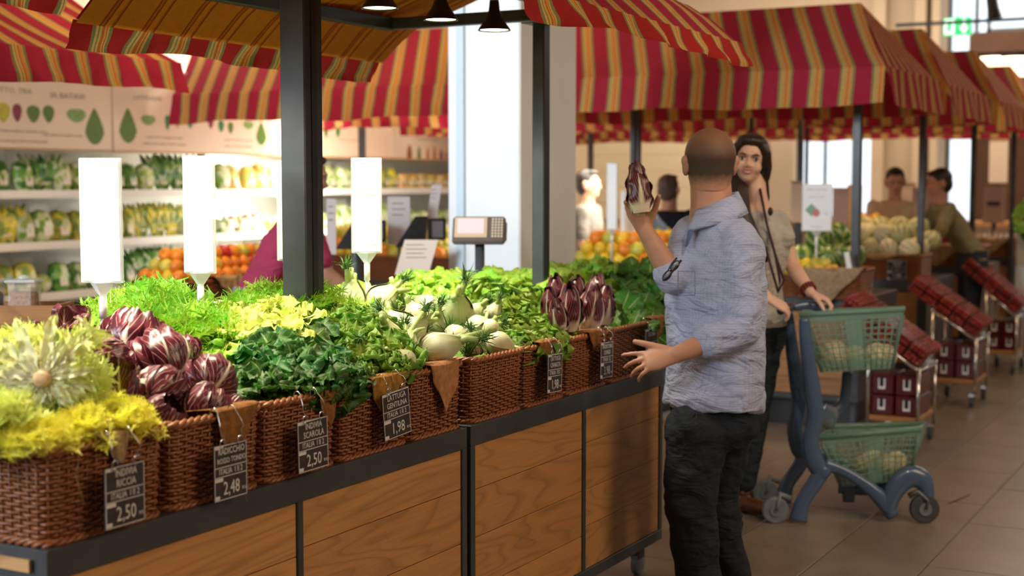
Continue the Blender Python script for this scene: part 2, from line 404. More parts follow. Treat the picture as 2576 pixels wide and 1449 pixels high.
# ================================================================== SETTING
def struct(name, a, b, m_, bev=0):
    o = bx(name, a, b, m_, None, bev); o['kind'] = 'structure'; return o
def tilemat():
    t = NT('floor_tile'); t.val('Roughness', .3); n = t.noise(t.coord('Object', (1, 1, 1)), 3, 5, .6); r = t.objrand()
    g = t.ramp(n, [(.3, (.17, .135, .10)), (.7, (.25, .20, .155))])
    t.col(t.mix(1.0, g, t.ramp(r, [(0, (.84,)*3), (1, (1.06,)*3)]), 'MULTIPLY')); t.bump(t.noise(t.coord('Object'), 60, 3), .06, .003)
    return t.m
def floormat():
    t = NT('floor_far'); t.val('Roughness', .42); n = t.noise(t.coord('Object'), 3, 5, .6)
    g = t.ramp(n, [(.3, (.17, .135, .10)), (.7, (.25, .20, .155))])
    b = t.add('ShaderNodeTexBrick'); b.offset = 0.5; b.inputs['Scale'].default_value = 1; b.inputs['Mortar Size'].default_value = .004
    b.inputs['Brick Width'].default_value = .8; b.inputs['Row Height'].default_value = .4
    b.inputs['Color1'].default_value = (1, 1, 1, 1); b.inputs['Color2'].default_value = (.92, .92, .92, 1); b.inputs['Mortar'].default_value = (.35, .35, .35, 1)
    t.L(t.coord('Object', (1, 1, 1), (0, 0, pi/2)), b.inputs['Vector']); t.col(t.mix(1.0, g, b.outputs[0], 'MULTIPLY')); return t.m
M['tile'] = tilemat(); M['floor'] = floormat()
floor = struct('floor', (-9, -3.5, -.2), (9, 20, -.004), M['floor'])
tl = MB().box((0, 0, 0), (.394, .794, .004), None, .0018).mesh('floor_tile', M['tile'], False)
for i in range(-6, 12):
    for j in range(4, 16):
        x = i*.4+.2; y = j*.8+(.4 if i % 2 else 0)
        q = proj((x, y, 0))
        if -200 < q[0] < 2800 and q[1] > 900 and q[1] < 1700 and q[0] > 1500: inst('floor_tile', tl, floor, (x, y, -.002))
cream = pm('cream_wall', (.62, .50, .37), .7, 0, .06, 2); M['cream'] = cream
wallw = pm('white_plaster', (.74, .72, .68), .7, 0, .05, 2); beige = pm('beige_plaster', (.50, .40, .29), .7, 0, .06, 2)
brown = pm('brown_wall', (.075, .026, .009), .6, 0, .25, 3)
struct('wall_left', (-8.7, -3.3, 0), (-8.5, 19, 5), cream)
ceil = struct('ceiling', (-8.7, -3.3, 4.7), (9, 20, 4.9), cream)
struct('wall_right', (9, -3.5, 0), (9.2, 20, 5), beige)
m = MB(); m.bb((-8.7, -3.5, 0), (9, -3.3, 2.3)); m.bb((-8.7, -3.5, 4.3), (9, -3.3, 5)); m.bb((-3, -3.5, 2.3), (9, -3.3, 4.3)); o = m.obj('wall_front', beige); o['kind'] = 'structure'
# back wall with its openings, at y = 19
YB = 19.0
def bw(px0, py0, px1, py1, y=YB): a = aty(px0, py0, y); b = aty(px1, py1, y); return a.x, b.x, min(a.z, b.z), max(a.z, b.z)
x0, x1, _, zt = bw(2000, 340, 2212, 500); wz0, wz1 = 1.0, 2.55
d0, d1, _, _ = bw(2382, 20, 2448, 470)
e0 = bw(2455, 20, 2700, 84); e1 = e0[1]
b_ = MB()
b_.bb((-8.7, YB, 0), (x0, YB+.25, 5)); b_.bb((x0, YB, 0), (x1, YB+.25, wz0)); b_.bb((x0, YB, wz1), (x1, YB+.25, 5))
b_.bb((x1, YB, 0), (d0, YB+.25, 5)); b_.bb((d0, YB, 4.2), (9, YB+.25, 5))
o = b_.obj('wall_back', cream); o['kind'] = 'structure'
o = MB().bb((d1, YB+.02, 0), (9, YB+.25, 3.4)).obj('wall_back', brown); o['kind'] = 'structure'
glassm = pm('window_glass', (.8, .9, 1), .05, 0, alpha=.12)
def window(n, xa, xb, za, zb, mull):
    w_ = struct('window_%d' % n, (xa, YB+.1, za), (xa+.05, YB+.16, zb), M['steel_light'])
    m = MB(); m.bb((xb-.05, YB+.1, za), (xb, YB+.16, zb)); m.bb((xa, YB+.1, zb-.05), (xb, YB+.16, zb)); m.bb((xa, YB+.1, za), (xb, YB+.16, za+.05))
    m.obj('window_frame', M['steel_light'], w_)
    xs = [xa+(xb-xa)*k/mull for k in range(mull+1)]
    for k in range(mull):
        bx('pane', (xs[k]+.02, YB+.125, za+.04), (xs[k+1]-.02, YB+.135, zb-.04), glassm, w_)
        if k: bx('mullion', (xs[k]-.02, YB+.1, za), (xs[k]+.02, YB+.16, zb), M['steel_light'], w_)
window(1, x0, x1, wz0, wz1, 3); window(2, d0, d1, .0, 4.2, 1); window(3, d1+.1, 7.0, 3.42, 4.2, 5)
# pilasters on the back wall and the bulkhead with its warm glow
for px0, px1 in ((2215, 2245), (2318, 2345), (2360, 2380)):
    a, b, _, _ = bw(px0, 0, px1, 10); struct('trim_1', (a, YB-.35, 0), (b, YB, 4.7), beige)
a, b, _, _ = bw(2245, 0, 2318, 10); struct('trim_2', (a, YB-.12, 0), (b, YB, 4.7), beige)
a, b, z0, z1 = bw(2455, 90, 2750, 128, 18); struct('trim_3', (a, 17.6, z0), (b, 18.2, z1), brown)
for px in (2500, 2555):
    p = aty(px, 145, 17.9)
    t = thing('ceiling_downlight', 'warm round downlight on the brown bulkhead, %s' % ('left one' if px < 2520 else 'right one'), 'light', p)
    MB().cyl((0, 0, 0), (0, 0, .12), .2, 20).obj('housing', M['steel_light'], t)
    MB().cyl((0, 0, -.01), (0, 0, .0), .17, 20).obj('diffuser', pm('downlight_glow', (1, .8, .6), emis=(1, .72, .42), estr=6), t)
a, b, z0, z1 = bw(2470, 150, 2800, 184, 18.3); struct('trim_4', (a, 18.2, z0), (b, 18.35, z1), pm('lit_cove', (.9, .75, .5), .6, emis=(1, .75, .45), estr=2.2))

# white square column, its face to the camera cool and bright
cpl = pm('column_paint', (.80, .84, .86), .55, 0, .05, 3)
c0 = atd(1308, 600, 6.9); wL = .41
p1 = aty(1127, 600, c0.y); 
colm = MB().bb((p1.x, c0.y, 0), (c0.x, c0.y+.62, 4.7), .008).obj('column', cpl); colm['kind'] = 'structure'
a = aty(1153, 600, c0.y); b = aty(1171, 600, c0.y)
bx('cable_duct', (a.x, c0.y-.02, 0), (b.x, c0.y, 4.7), pm('pale_blue_duct', (.55, .70, .80), .4), colm)
bx('corner_strip', (c0.x, c0.y+.16, 0), (c0.x+.012, c0.y+.26, 4.7), pm('corner_strip_paint', (.75, .72, .66), .5), colm)

# exit sign, hung in front of the back wall
def textmesh(s, size=.1, align='CENTER', ext=.0005, space=1.0, font=None):
    cu = bpy.data.curves.new('txt', 'FONT'); cu.body = s; cu.size = size; cu.align_x = align; cu.align_y = 'CENTER'; cu.extrude = ext
    cu.resolution_u = 2; cu.space_line = .9*space
    ob = bpy.data.objects.new('txt', cu); COL.objects.link(ob)
    dg = bpy.context.evaluated_depsgraph_get(); dg.update(); me = bpy.data.meshes.new_from_object(ob.evaluated_get(dg))
    bpy.data.objects.remove(ob); me.name = 'lettering'; return me
def text(s, size, m_, parent, loc, rot, name='lettering', align='CENTER', sx=1):
    me = textmesh(s, size, align); me.materials.clear(); me.materials.append(m_)
    return inst(name, me, parent, loc, rot, (sx, 1, 1))
gx0 = aty(2373, 90, 15); gx1 = aty(2443, 42, 15)
es = thing('exit_sign', 'green and white hanging emergency exit sign with running figure and down arrow', 'sign', ((gx0.x+gx1.x)/2, 15, (gx0.z+gx1.z)/2))
W_, H_ = gx1.x-gx0.x, gx1.z-gx0.z
grn = pm('sign_green', (.02, .45, .12), .4, emis=(.02, .8, .2), estr=.8); wl = pm('sign_white', (.9, .95, .9), .4, emis=(.9, 1, .92), estr=1.3)
bx('sign_box', (-W_/2, 0, -H_/2), (W_/2, .05, H_/2), grn, es)
m = MB(); m.bb((-W_*.46, -.004, -H_*.42), (-W_*.1, 0, H_*.42)); m.obj('door_symbol', wl, es)
m = MB(); m.ball((-W_*.27, -.008, H_*.2), (.025, .004, .03)); m.tube([(-W_*.27, -.008, H_*.1), (-W_*.3, -.008, -H_*.1), (-W_*.38, -.008, -H_*.3)], .014); m.tube([(-W_*.29, -.008, -H_*.08), (-W_*.2, -.008, -H_*.25)], .013); m.tube([(-W_*.38, -.008, 0), (-W_*.27, -.008, H_*.08), (-W_*.18, -.008, 0)], .01)
m.obj('running_figure', grn, es)
m = MB(); m.bb((W_*.2, -.004, -H_*.1), (W_*.3, 0, H_*.4)); m.add([(W_*.08, -.004, -H_*.05), (W_*.42, -.004, -H_*.05), (W_*.25, -.004, -H_*.42)], [(0, 1, 2)]); m.obj('arrow', wl, es)
MB().cyl((0, .02, H_/2), (0, .02, 4.7-es.location.z), .008, 6).obj('hanger', M['steel'], es)
# track with dark spot fitting at upper right
p = aty(2498, 20, 14)
t = thing('track_spot', 'dark cylindrical spotlight fitting under a rail at the upper right', 'light', p)
MB().tube([(-.02, 0, .12), (0, 0, .0), (.02, 0, -.1)], [.05, .055, .07], 12).obj('housing', M['black'], t)
MB().bb((-.9, -.02, -.13), (1.4, .02, -.10)).obj('rail', M['steel'], t)
MB().cyl((0, 0, .1), (0, 0, 4.7-p.z), .012, 6).obj('hanger', M['steel'], t)

# ------------------------------------------------------------------ chiller along the left wall
XC = -7.55
whs = pm('chiller_white', (.78, .76, .70), .35, 0, .04, 3)
ch = thing('chiller_cabinet', 'long white multideck chiller full of vegetables along the left wall', 'chiller', (-8.0, 10.2, 0))
def cp(name, a, b, m_): o = bx(name, a, b, m_, ch); o.location = V(o.location)-ch.location; return o
SH = [1.43, 1.075, .72, .36]
cp('back_panel', (-8.45, 5.2, 0), (-8.4, 15.0, 2.5), whs); cp('base', (-8.4, 5.2, 0), (XC, 15.0, .22), whs)
cp('end_panel', (-8.4, 14.95, 0), (XC, 15.0, 1.8), whs); cp('top_panel', (-8.4, 5.2, 1.95), (XC-.06, 15.0, 1.99), whs)
for z in SH:
    cp('shelf', (-8.4, 5.2, z-.02), (XC-.01, 14.95, z), whs); cp('price_rail', (XC-.01, 5.2, z-.035), (XC+.008, 14.95, z+.02), whs)
peach = pm('banner_board', (.80, .62, .46), .5, 0, .04, 2)
banners = []
js = [4.1, 5.93, 7.76, 9.59, 11.42, 13.25, 15.08]
BZ = 1.735
for k in range(6):
    t = thing('banner_board', 'cream board with printed vegetables above the chiller, %s from the left' % ordn(k), 'signboard', (XC, (js[k]+js[k+1])/2, BZ), group='boards above the chiller')
    o = bx('board', (-.03, js[k]-t.location.y+.006, 0), (0, js[k+1]-t.location.y-.006, .62), peach, t, .004); banners.append(t)
    bx('bottom_edge', (-.034, js[k]-t.location.y+.006, -.012), (.006, js[k+1]-t.location.y-.006, .0), M['oak_pale'], t)
inkg = pm('grey_print', (.30, .22, .18), .7)
def pr(c): return pm('print_ink', c, .6, 0, .35, 40)
inks = {'y': pr((.55, .50, .03)), 'p': pr((.25, .02, .06)), 'g': pr((.10, .20, .02)), 'l': pr((.22, .38, .10)), 'e': pr((.02, .22, .06)), 'o': pr((.62, .18, .05)), 'b': pr((.36, .12, .05))}
def onb(y):
    for k in range(6):
        if js[k] <= y < js[k+1]: return banners[k]
    return banners[5]
def shape(px, py, wpx, hpx, kind, ink):
    p = atx(px, py, XC); t = onb(p.y); s = FPX/((p-CAM).dot(FV)); h = hpx/s/2; wd = wpx/s/2/.62
    c = p-t.location; N = 18; vs = []
    for i in range(N):
        a = 2*pi*i/N; z = sin(a); y = cos(a)
        if kind == 'leaf': y *= .75+.25*z; 
        elif kind == 'fan': y *= (1.25-.75*(z+1)/2*1.3 if z > -.6 else .9)
        elif kind == 'heart': z = z*.85+.25*abs(y)
        elif kind == 'carrot': y *= (.45+.55*(1-z)/2)
        vs.append((.0015, c.y+y*wd, c.z+z*h))
    vs2 = [(.0, v_[1], v_[2]) for v_ in vs]
    m = MB(); m.add(vs+vs2, [tuple(range(N))]+[(i, (i+1) % N, N+(i+1) % N, N+i) for i in range(N)])
    m.obj('printed_vegetable', inks[ink], t)
for a in ((8, 283, 34, 50, 'leaf', 'y'), (43, 284, 24, 46, 'leaf', 'p'), (84, 287, 34, 44, 'leaf', 'g'), (122, 287, 30, 44, 'leaf', 'g'), (192, 292, 40, 40, 'heart', 'l'), (238, 318, 46, 92, 'fan', 'g'),
          (322, 316, 44, 88, 'fan', 'g'), (373, 303, 32, 30, 'heart', 'l'), (421, 308, 14, 38, 'leaf', 'e'), (446, 306, 14, 34, 'leaf', 'y'), (478, 305, 20, 36, 'leaf', 'e'), (530, 306, 18, 36, 'leaf', 'p'),
          (556, 318, 18, 30, 'leaf', 'e'), (580, 322, 18, 30, 'leaf', 'g'), (625, 316, 26, 24, 'heart', 'l'), (657, 336, 30, 60, 'fan', 'g'), (820, 330, 14, 34, 'leaf', 'g'), (850, 330, 14, 34, 'leaf', 'e'),
          (1030, 384, 20, 42, 'carrot', 'b'), (1054, 386, 12, 38, 'carrot', 'g'), (1076, 388, 12, 34, 'carrot', 'o'), (1093, 386, 12, 38, 'carrot', 'o'), (1110, 390, 12, 30, 'carrot', 'p'), (1122, 392, 9, 26, 'carrot', 'b')): shape(*a)
for px, py, hp, s in ((35, 228, 14, 'ETTO, TRA'), (170, 242, 15, 'IA BATAVI'), (372, 247, 12, 'LATTUGHE'), (60, 330, 6, 'insalata di stagione croccante e fresca'), (158, 340, 6, 'cespo tenero da condire a crudo'), (60, 355, 6, 'raccolta ogni mattina nei nostri campi'), (415, 346, 6, 'spinaci, biete e lattughe da taglio'), (415, 362, 6, 'ottime crude oppure saltate in padella'),
                    (600, 352, 6, 'asparagi e foglie da cuocere'), (600, 368, 6, 'scegli la verdura di stagione'), (880, 352, 5, 'zucchine, carciofi e finocchi'), (1075, 350, 5, 'carote, peperoni e ravanelli')):
    p = atx(px, py, XC); t = onb(p.y); s_ = FPX/((p-CAM).dot(FV)); c = p-t.location
    text(s, hp/s_*1.35, inkg, t, (.001, c.y, c.z), (pi/2, 0, pi/2), sx=1.25)
# goods of the chiller
def greens(name, cols, sc=26, gloss=.3):
    t = NT(name); t.val('Roughness', gloss); v_ = t.add('ShaderNodeTexVoronoi'); v_.inputs['Scale'].default_value = sc
    co = t.coord('Object'); r = t.objrand(); ad = t.add('ShaderNodeVectorMath', operation='ADD'); t.L(co, ad.inputs[0]); cb = t.add('ShaderNodeCombineXYZ')
    for i in range(3): t.L(t.math('MULTIPLY', r, 9.0+i), cb.inputs[i])
    t.L(cb.outputs[0], ad.inputs[1]); t.L(ad.outputs[0], v_.inputs['Vector']); s = t.add('ShaderNodeSeparateColor'); t.L(v_.outputs['Color'], s.inputs[0])
    n = len(cols); c = t.ramp(s.outputs[0], [(i/n, q) for i, q in enumerate(cols)], 'CONSTANT')
    t.col(t.mix(1.0, c, t.ramp(r, [(0, (.7,)*3), (1, (1.15,)*3)]), 'MULTIPLY')); t.bump(v_.outputs['Distance'], .6, .01); return t.m
G1 = greens('dark_salad', [(.05, .18, .03), (.12, .32, .05), (.24, .44, .09), (.60, .68, .42)])
G2 = greens('pale_salad', [(.40, .52, .12), (.62, .70, .35), (.75, .78, .55), (.20, .38, .06)])
G3 = greens('orange_mix', [(.75, .30, .04), (.80, .55, .10), (.55, .55, .12), (.85, .70, .35)])
G4 = greens('olive_mix', [(.34, .40, .08), (.58, .52, .08), (.72, .62, .06), (.18, .30, .06)])
G5 = greens('mixed_tray', [(.75, .30, .28), (.80, .74, .62), (.50, .62, .20), (.80, .72, .45)])
film = pm('pack_film', (.85, .9, .88), .10, 0, alpha=.09); lab = pm('pack_label', (.80, .72, .62), .6)
random.seed(5)
def pack(kind, m_):
    root = bpy.data.objects.new(kind, None); COL.objects.link(root); mb = MB()
    if kind == 'salad_bag':
        mb.ball((0, 0, .085), (.045, .062, .088), 12, 8, None, lambda d: 1+.16*noise.noise(d*3.1)+(.12 if abs(d.z) < .8 else 0)); sd = (.05, .066, .1)
        MB().box((.046, 0, .06), (.002, .05, .05)).obj('label', lab, root)
        MB().add([(0, -.055, .165), (0, .055, .165), (0, .06, .2), (0, -.06, .2), (.004, -.055, .165), (.004, .055, .165), (.004, .06, .2), (.004, -.06, .2)], [(0, 1, 2, 3), (4, 5, 6, 7), (3, 2, 6, 7)]).obj('bag_seal', film, root)
    elif kind == 'leafy_bunch':
        for k in range(7):
            a = (k-3)*.16; mb.tube([(0, a*.06, 0), (.01, a*.12, .08), (.015+.01*(k % 2), a*.22, .15), (.0, a*.30, .215)], [.011, .014, .028, .006], 6, flat=.7)
        MB().tube([(.018, -.025, .05), (.02, 0, .05), (.018, .025, .05)], .006, 5).obj('band', lab, root)
    elif kind == 'cabbage_pack':
        mb.ball((0, 0, .06), (.058, .06, .058), 14, 9, None, lambda d: 1+.1*noise.noise(d*4))
        for k in range(4):
            a = k*1.6; mb.ball((.03*cos(a), .03*sin(a), .06), (.045, .045, .05), 8, 6)
    else:
        mb.box((0, 0, .035), (.10, .118, .05), None, .01)
        for k in range(7): mb.ball((random.uniform(-.03, .03), random.uniform(-.045, .045), .066), random.uniform(.016, .024), 8, 6)
        MB().box((0, 0, .012), (.105, .124, .024), None, .006).obj('tray', lab, root)
    mb.obj('contents', m_, root, True); return root
PK = {}
for kind, mm, k in (('salad_bag', G1, 'a'), ('salad_bag', G2, 'b'), ('leafy_bunch', G1, 'c'), ('salad_bag', G3, 'd'), ('salad_bag', G4, 'e'), ('veg_tray', G5, 'f'), ('cabbage_pack', G2, 'g'), ('veg_tray', G3, 'h'), ('leafy_bunch', G4, 'i')): PK[k] = pack(kind, mm)
KD = {'a': 'dark green salad bag', 'b': 'pale green salad bag', 'c': 'dark leafy bunch', 'd': 'orange vegetable bag', 'e': 'olive green vegetable bag', 'f': 'pink and cream vegetable tray', 'g': 'round pale cabbage pack', 'h': 'orange vegetable tray', 'i': 'yellowish leafy bunch'}
SN = ['top', 'second', 'third', 'bottom']
seqs = [[(0, 'a'), (95, 'c'), (140, 'b'), (200, 'a'), (330, 'b'), (400, 'c'), (455, 'b'), (555, 'd'), (690, 'a'), (820, 'b'), (960, 'e'), (1010, 'h')],
        [(0, 'i'), (60, 'b'), (140, 'e'), (330, 'i'), (450, 'g'), (560, 'f'), (650, 'g'), (820, 'b'), (1000, 'g')],
        [(0, 'e'), (90, 'g'), (140, 'a'), (320, 'c'), (400, 'a'), (480, 'h'), (560, 'b'), (820, 'a'), (1000, 'g')],
        [(0, 'g'), (140, 'c'), (330, 'b'), (480, 'a')]]
byk = {}
for si, z in enumerate(SH):
    y = 6.2
    while y < (14.2 if si < 3 else 10.5):
        px = proj((XC-.15, y, z))[0]; k = [q[1] for q in seqs[si] if q[0] <= max(px, 0)][-1]
        for row in range(2 if k in 'fh' else 1):
            o = copytree(PK[k], None, (XC-.12-.05*random.random(), y, z+row*.062), (0, -.12 if k in 'abdeci' else 0, random.uniform(-.12, .12)), random.uniform(.98, 1.12)*(1.25 if k in 'abdeci' else 1.2 if k == 'g' else 1.1))
            byk.setdefault((si, k), []).append(o)
        y += random.uniform(.155, .18)
for (si, k), os_ in byk.items(): autolabel(os_, KD[k]+' on the '+SN[si]+' chiller shelf, {} from the left', 'produce pack', KD[k]+'s on the '+SN[si]+' shelf')
for r_ in PK.values():
    for c in list(r_.children): bpy.data.objects.remove(c)
    bpy.data.objects.remove(r_)

# ================================================================== MARKET CANOPIES
def canopy(label, xr, yr, eave, hem, ridge, axis, posts, name='market_canopy', front=None, knee=None, seed=0, hip=0, frame=True, lin=True, group=None, pw=.07, beam_y=None, wav=.02, rear_hem=None):
    """gabled striped awning; axis 'y' or 'x' = ridge direction"""
    x0, x1 = xr; y0, y1 = yr; t = thing(name, label, 'awning', ((x0+x1)/2, (y0+y1)/2, 0), group=group); L = t.location.copy()
    rnd = random.Random(seed); ph = rnd.uniform(0, 9)
    along = (y0, y1) if axis == 'y' else (x0, x1); ac = (x0, x1) if axis == 'y' else (y0, y1); mid = (ac[0]+ac[1])/2
    def PT(a, c, z): return V((c, a, z))-L if axis == 'y' else V((a, c, z))-L
    ln = along[1]-along[0]; nu = max(12, int(ln/.05)); nb = max(3, int(ln/.19))
    for side in (0, 1):
        c1 = ac[side]; sg = 1 if side else -1
        def slope(s, q, dz=0):
            hi = hip*(1-q); lf = .38*(1-q) if hip else 0; a = along[0]-lf+s*(ln-hi+lf)
            sag = .018*sin(pi*q)*sin(s*ln*7+ph); c = mid+(c1-mid)*q
            return PT(a, c, (ridge+(eave-ridge)*(q**.9) if knee is None else (ridge+(knee[1]-ridge)*q/knee[0] if q < knee[0] else knee[1]+(eave-knee[1])*(q-knee[0])/(1-knee[0])))-sag-dz)
        m = MB(); m.grid(lambda s, q: slope(s, q), nu, 8, lambda s, q: (s*(ln), q)); m.obj('roof_cloth', M['cloth'], t, True)
        if lin:
            m = MB(); m.grid(lambda s, q: slope(s, q, .012), nu, 8, lambda s, q: (s*ln, q)); m.obj('roof_lining', M['lining'], t, True)
        hm = rear_hem if (rear_hem is not None and side) else hem
        def val(s, q):
            a = along[0]+s*ln; fl = q*(wav*sin(s*ln*11+ph)+wav*.7*sin(s*ln*23+ph*2)+wav*noise.noise(V((s*ln*3, ph, q))))
            fold = .035*q*noise.noise(V((s*ln*5, ph+3, q*2)))
            z = eave-(eave-hm)*q - q*(.010*sin(s*ln*4+ph)+.006*sin(s*ln*9))
            return PT(a, c1+sg*(.012+abs(fl)*.9+fold*.5+.03*q), z)
        m = MB(); m.grid(val, nu*2, 8, lambda s, q: (s*ln, q*.3+2)); m.obj('valance', M['cloth_dark'] if lin and axis == 'y' else M['cloth'], t, True)
    if hip:   # closed end with its own short valance
        a1 = along[1]
        m = MB(); m.grid(lambda s, q: PT(a1-hip*(1-q), mid+((ac[0] if s < .5 else ac[1])-mid)*abs(2*s-1)*q, ridge+(eave-ridge)*q), 12, 5, lambda s, q: (s*(ac[1]-ac[0]), q)); m.obj('end_cloth', M['cloth'], t, True)
        m = MB(); m.grid(lambda s, q: PT(a1+.02+.03*q+.015*q*sin(s*14+ph), ac[0]-.02+s*(ac[1]-ac[0]+.04), eave-(eave-hem)*q), 24, 5, lambda s, q: (s*(ac[1]-ac[0]), q*.3+2)); m.obj('valance', M['cloth'], t, True)
    if frame:
        for p in posts:
            px, py, w_ = p[0], p[1], (p[2] if len(p) > 2 else pw); top = p[3] if len(p) > 3 else eave+.05
            q = V((px, py, 0))-L; m = MB(); m.bb((q.x-w_/2, q.y-w_/2, 0), (q.x+w_/2, q.y+w_/2, top), .004)
            po = m.obj('post', M['steel'], t)
            if w_ > .07:
                bx('groove', (q.x+w_/2, q.y-.012, 0), (q.x+w_/2+.002, q.y+.012, top), M['black'], po)
    return t, L
# canopy of the near counter: ridge along y
EA, HE, RI = 2.005, 1.925, 2.36
yb = [2.35, 4.72]
near, Ln = canopy('orange lined striped awning on grey posts above the leafy vegetable counter', (-3.31, -1.77), (atx(192, 110, -3.31).y, 4.95), EA, HE, RI, 'y',
                  [(-2.53, 3.36, .088, 2.34), (-2.53, 4.87, .052, 2.12)], seed=3, wav=.022, knee=(.80, 2.15))
m = MB(); fz = 2.12; y0n = atx(192, 110, -3.31).y
for x in (-3.12, -2.22): pass
bx('beam', V((-3.14, y0n, fz-.025))-Ln, V((-3.10, 4.72, fz+.025))-Ln, M['steel'], near, .004)
bx('beam', V((-2.24, y0n, fz-.025))-Ln, V((-2.20, 4.72, fz+.025))-Ln, M['steel'], near, .004)
bx('cross_beam', V((-3.14, 4.70, fz-.022))-Ln, V((-2.05, 4.74, fz+.022))-Ln, M['steel'], near, .004)
bx('cross_beam', V((-3.14, 3.34, fz-.022))-Ln, V((-2.20, 3.38, fz+.022))-Ln, M['steel'], near, .004)
bx('lamp_rail', V((-2.565, y0n, 2.29))-Ln, V((-2.535, 4.9, 2.32))-Ln, M['steel'], near)
m = MB(); m.box(V((-2.53, 4.87, 2.115))-Ln, (.13, .10, .02), None, .004); m.obj('post_plate', M['steel'], near)
# the awning of the counter section nearer the camera
n2, L2 = canopy('red striped awning at the very top left corner of the photo', (-3.31, -1.77), (.9, atx(188, 50, -3.31).y), 2.10, 2.02, 2.40, 'y', [(-2.53, 1.75, .088, 2.34)], seed=7)
# left stall
canopy('brightly lit red and yellow awning at left above the jars', (-6.35, -4.9), (3.4, atx(452, 240, -4.9).y), 2.10, 1.945, 2.46, 'y', [(-5.62, 4.72, .09), (-5.62, 3.6, .07)], seed=11, lin=False, wav=.03)
# rows of stalls beyond, ridge across the hall
RY = [(8.245, 9.6), (9.93, 11.3), (11.9, 13.2), (13.7, 15.0)]
RL = ['wide red striped awning of the nearest cross row, left and right of the column', 'red striped awning second row back, right of the widest one', 'striped awning third row back at the right', 'darkest striped awning at the right edge, farthest row']
PY = [[(2155, 8.62, .05), (1605, 9.3, .035), (1592, 9.0, .035), (508, 9.25, .06)], [(2318, 10.5, .045), (2012, 10.9, .04), (912, 10.9, .05), (1888, 10.4, .03)], [(2447, 12.3, .045), (2028, 12.9, .03), (1485, 12.3, .045)], [(2547, 14.0, .045)]]
for k in range(4):
    ps = []
    for px, y, w_ in PY[k]:
        q = aty(px, 500, y); ps.append((q.x, q.y, w_, 2.2))
    canopy(RL[k], (-7.4, -2.06), RY[k], 2.165-.01*k, 1.955 if k else 1.945, 2.62, 'x', ps, seed=20+k, hip=.33, lin=False, group=None, wav=.022)

# pendant lamps of the near canopy
glow = pm('lamp_glow', (1, .9, .6), emis=(1, .86, .5), estr=12)
lm = MB(); lm.lathe([(.017, .105), (.02, .075), (.028, .05), (.040, .03), (.056, .008), (.060, 0), (.057, 0), (.038, .028), (.02, .05), (0, .052)], 28)
me_l = lm.mesh('shade', M['black'], True)
me_g = MB().lathe([(.0, .004), (.052, .004), (.053, .008), (0, .012)], 24).mesh('bulb', glow, True)
me_c = MB().cyl((0, 0, .1), (0, 0, .17), .016, 12).mesh('socket', M['oak_pale'], True)
me_w = MB().cyl((0, 0, .17), (0, 0, .25), .004, 6).mesh('cord', M['black'], True)
os_ = []
for y in LAMP_Y:
    t = thing('pendant_lamp', '', 'lamp', (-2.55, y, 2.05), group='pendant lamps above the counter')
    inst('shade', me_l, t); inst('bulb', me_g, t); inst('socket', me_c, t); inst('cord', me_w, t); os_.append(t)
for i, o in enumerate(os_):
    o['label'] = {5: 'black cone pendant lamp cut by the top edge, left of the three lit ones', 6: 'black cone pendant lamp between the two others near the top edge', 7: 'black cone pendant lamp hanging lowest, in front of the white column'}.get(i, 'black cone pendant lamp under the awning above the top edge, %s nearest camera' % ordn(i))

# ================================================================== NEAR COUNTER
XE, ZT = -2.08, .79
def cabinet(label, y0, y1, div, x0=-2.98, x1=XE, zt=ZT, group=None, planks=3, left_open=False, face='x', seed=0):
    t = thing('counter_cabinet', label, 'counter', ((x0+x1)/2, (y0+y1)/2, 0), group=group); L = t.location
    def B(n, a, b, m_, par=t, bev=.002): return bx(n, V(a)-L, V(b)-L, m_, par, bev)
    rail = .062; pw = .022
    B('top_frame', (x0, y0, zt-rail), (x1, y1, zt), M['steel'])
    B('bottom_frame', (x1-.05, y0, .13), (x1, y1, .17), M['steel'])
    ds = [y0]+div+[y1]
    for k, y in enumerate(ds):
        a = y0 if k == 0 else (y1-pw*1.2 if k == len(ds)-1 else y-pw/2); B('upright', (x1-.05, a, .17), (x1, a+pw*(1 if 0 < k < len(ds)-1 else 1.2), zt-rail), M['steel'])
    for k in range(len(ds)-1):
        a = ds[k]+pw*(1.2 if k == 0 else .5); b = ds[k+1]-pw*(1.2 if k == len(ds)-2 else .5)
        pnl = B('panel', (x1-.03, a, .17), (x1-.014, b, zt-rail), M['wood_dark'], t, 0); hh = (zt-rail-.17)
        zs = [.17+hh*q for q in ([0, .27, .5, .79, 1] if k % 2 else [0, .22, .5, .76, 1])]
        for j in range(4):
            me = MB().bb((0, -(b-a)/2+.0015, -(zs[j+1]-zs[j])/2+.0012), (.008, (b-a)/2-.0015, (zs[j+1]-zs[j])/2-.0012), .001).mesh('plank', M['oak_y'], False)
            inst('plank', me, pnl, V((x1-.014, (a+b)/2, (zs[j]+zs[j+1])/2))-L)
    for y, n in ((y0, 'end_panel'), (y1-.02, 'end_panel')): B(n, (x0, y+(.01 if y == y0 else 0), .17), (x1-.052, y+.02, zt-rail), M['steel'] if y != y0 else M['steel_light'])
    for yy in (y0+.08, y1-.07):
        for xx in (x0+.08, x1-.07):
            c = thing('x', None, None, (0, 0, 0)); bpy.data.objects.remove(c)
            mb = MB(); mb.cyl((0, 0, 0), (0, 0, .03), .022, 10); mb.box((0, 0, -.02), (.035, .05, .03))
            ca = mb.obj('caster', M['black'], t, loc=V((xx, yy, .10))-L); MB().cyl((-.012, 0, -.058), (.012, 0, -.058), .042, 18).obj('wheel', M['rubber_l'], ca)
    return t
e = lambda px: atx(px, 1400-.2994*(px-100), XE).y
yc = [1.94, e(756), 3.54, 3.562, e(1472), 5.02]
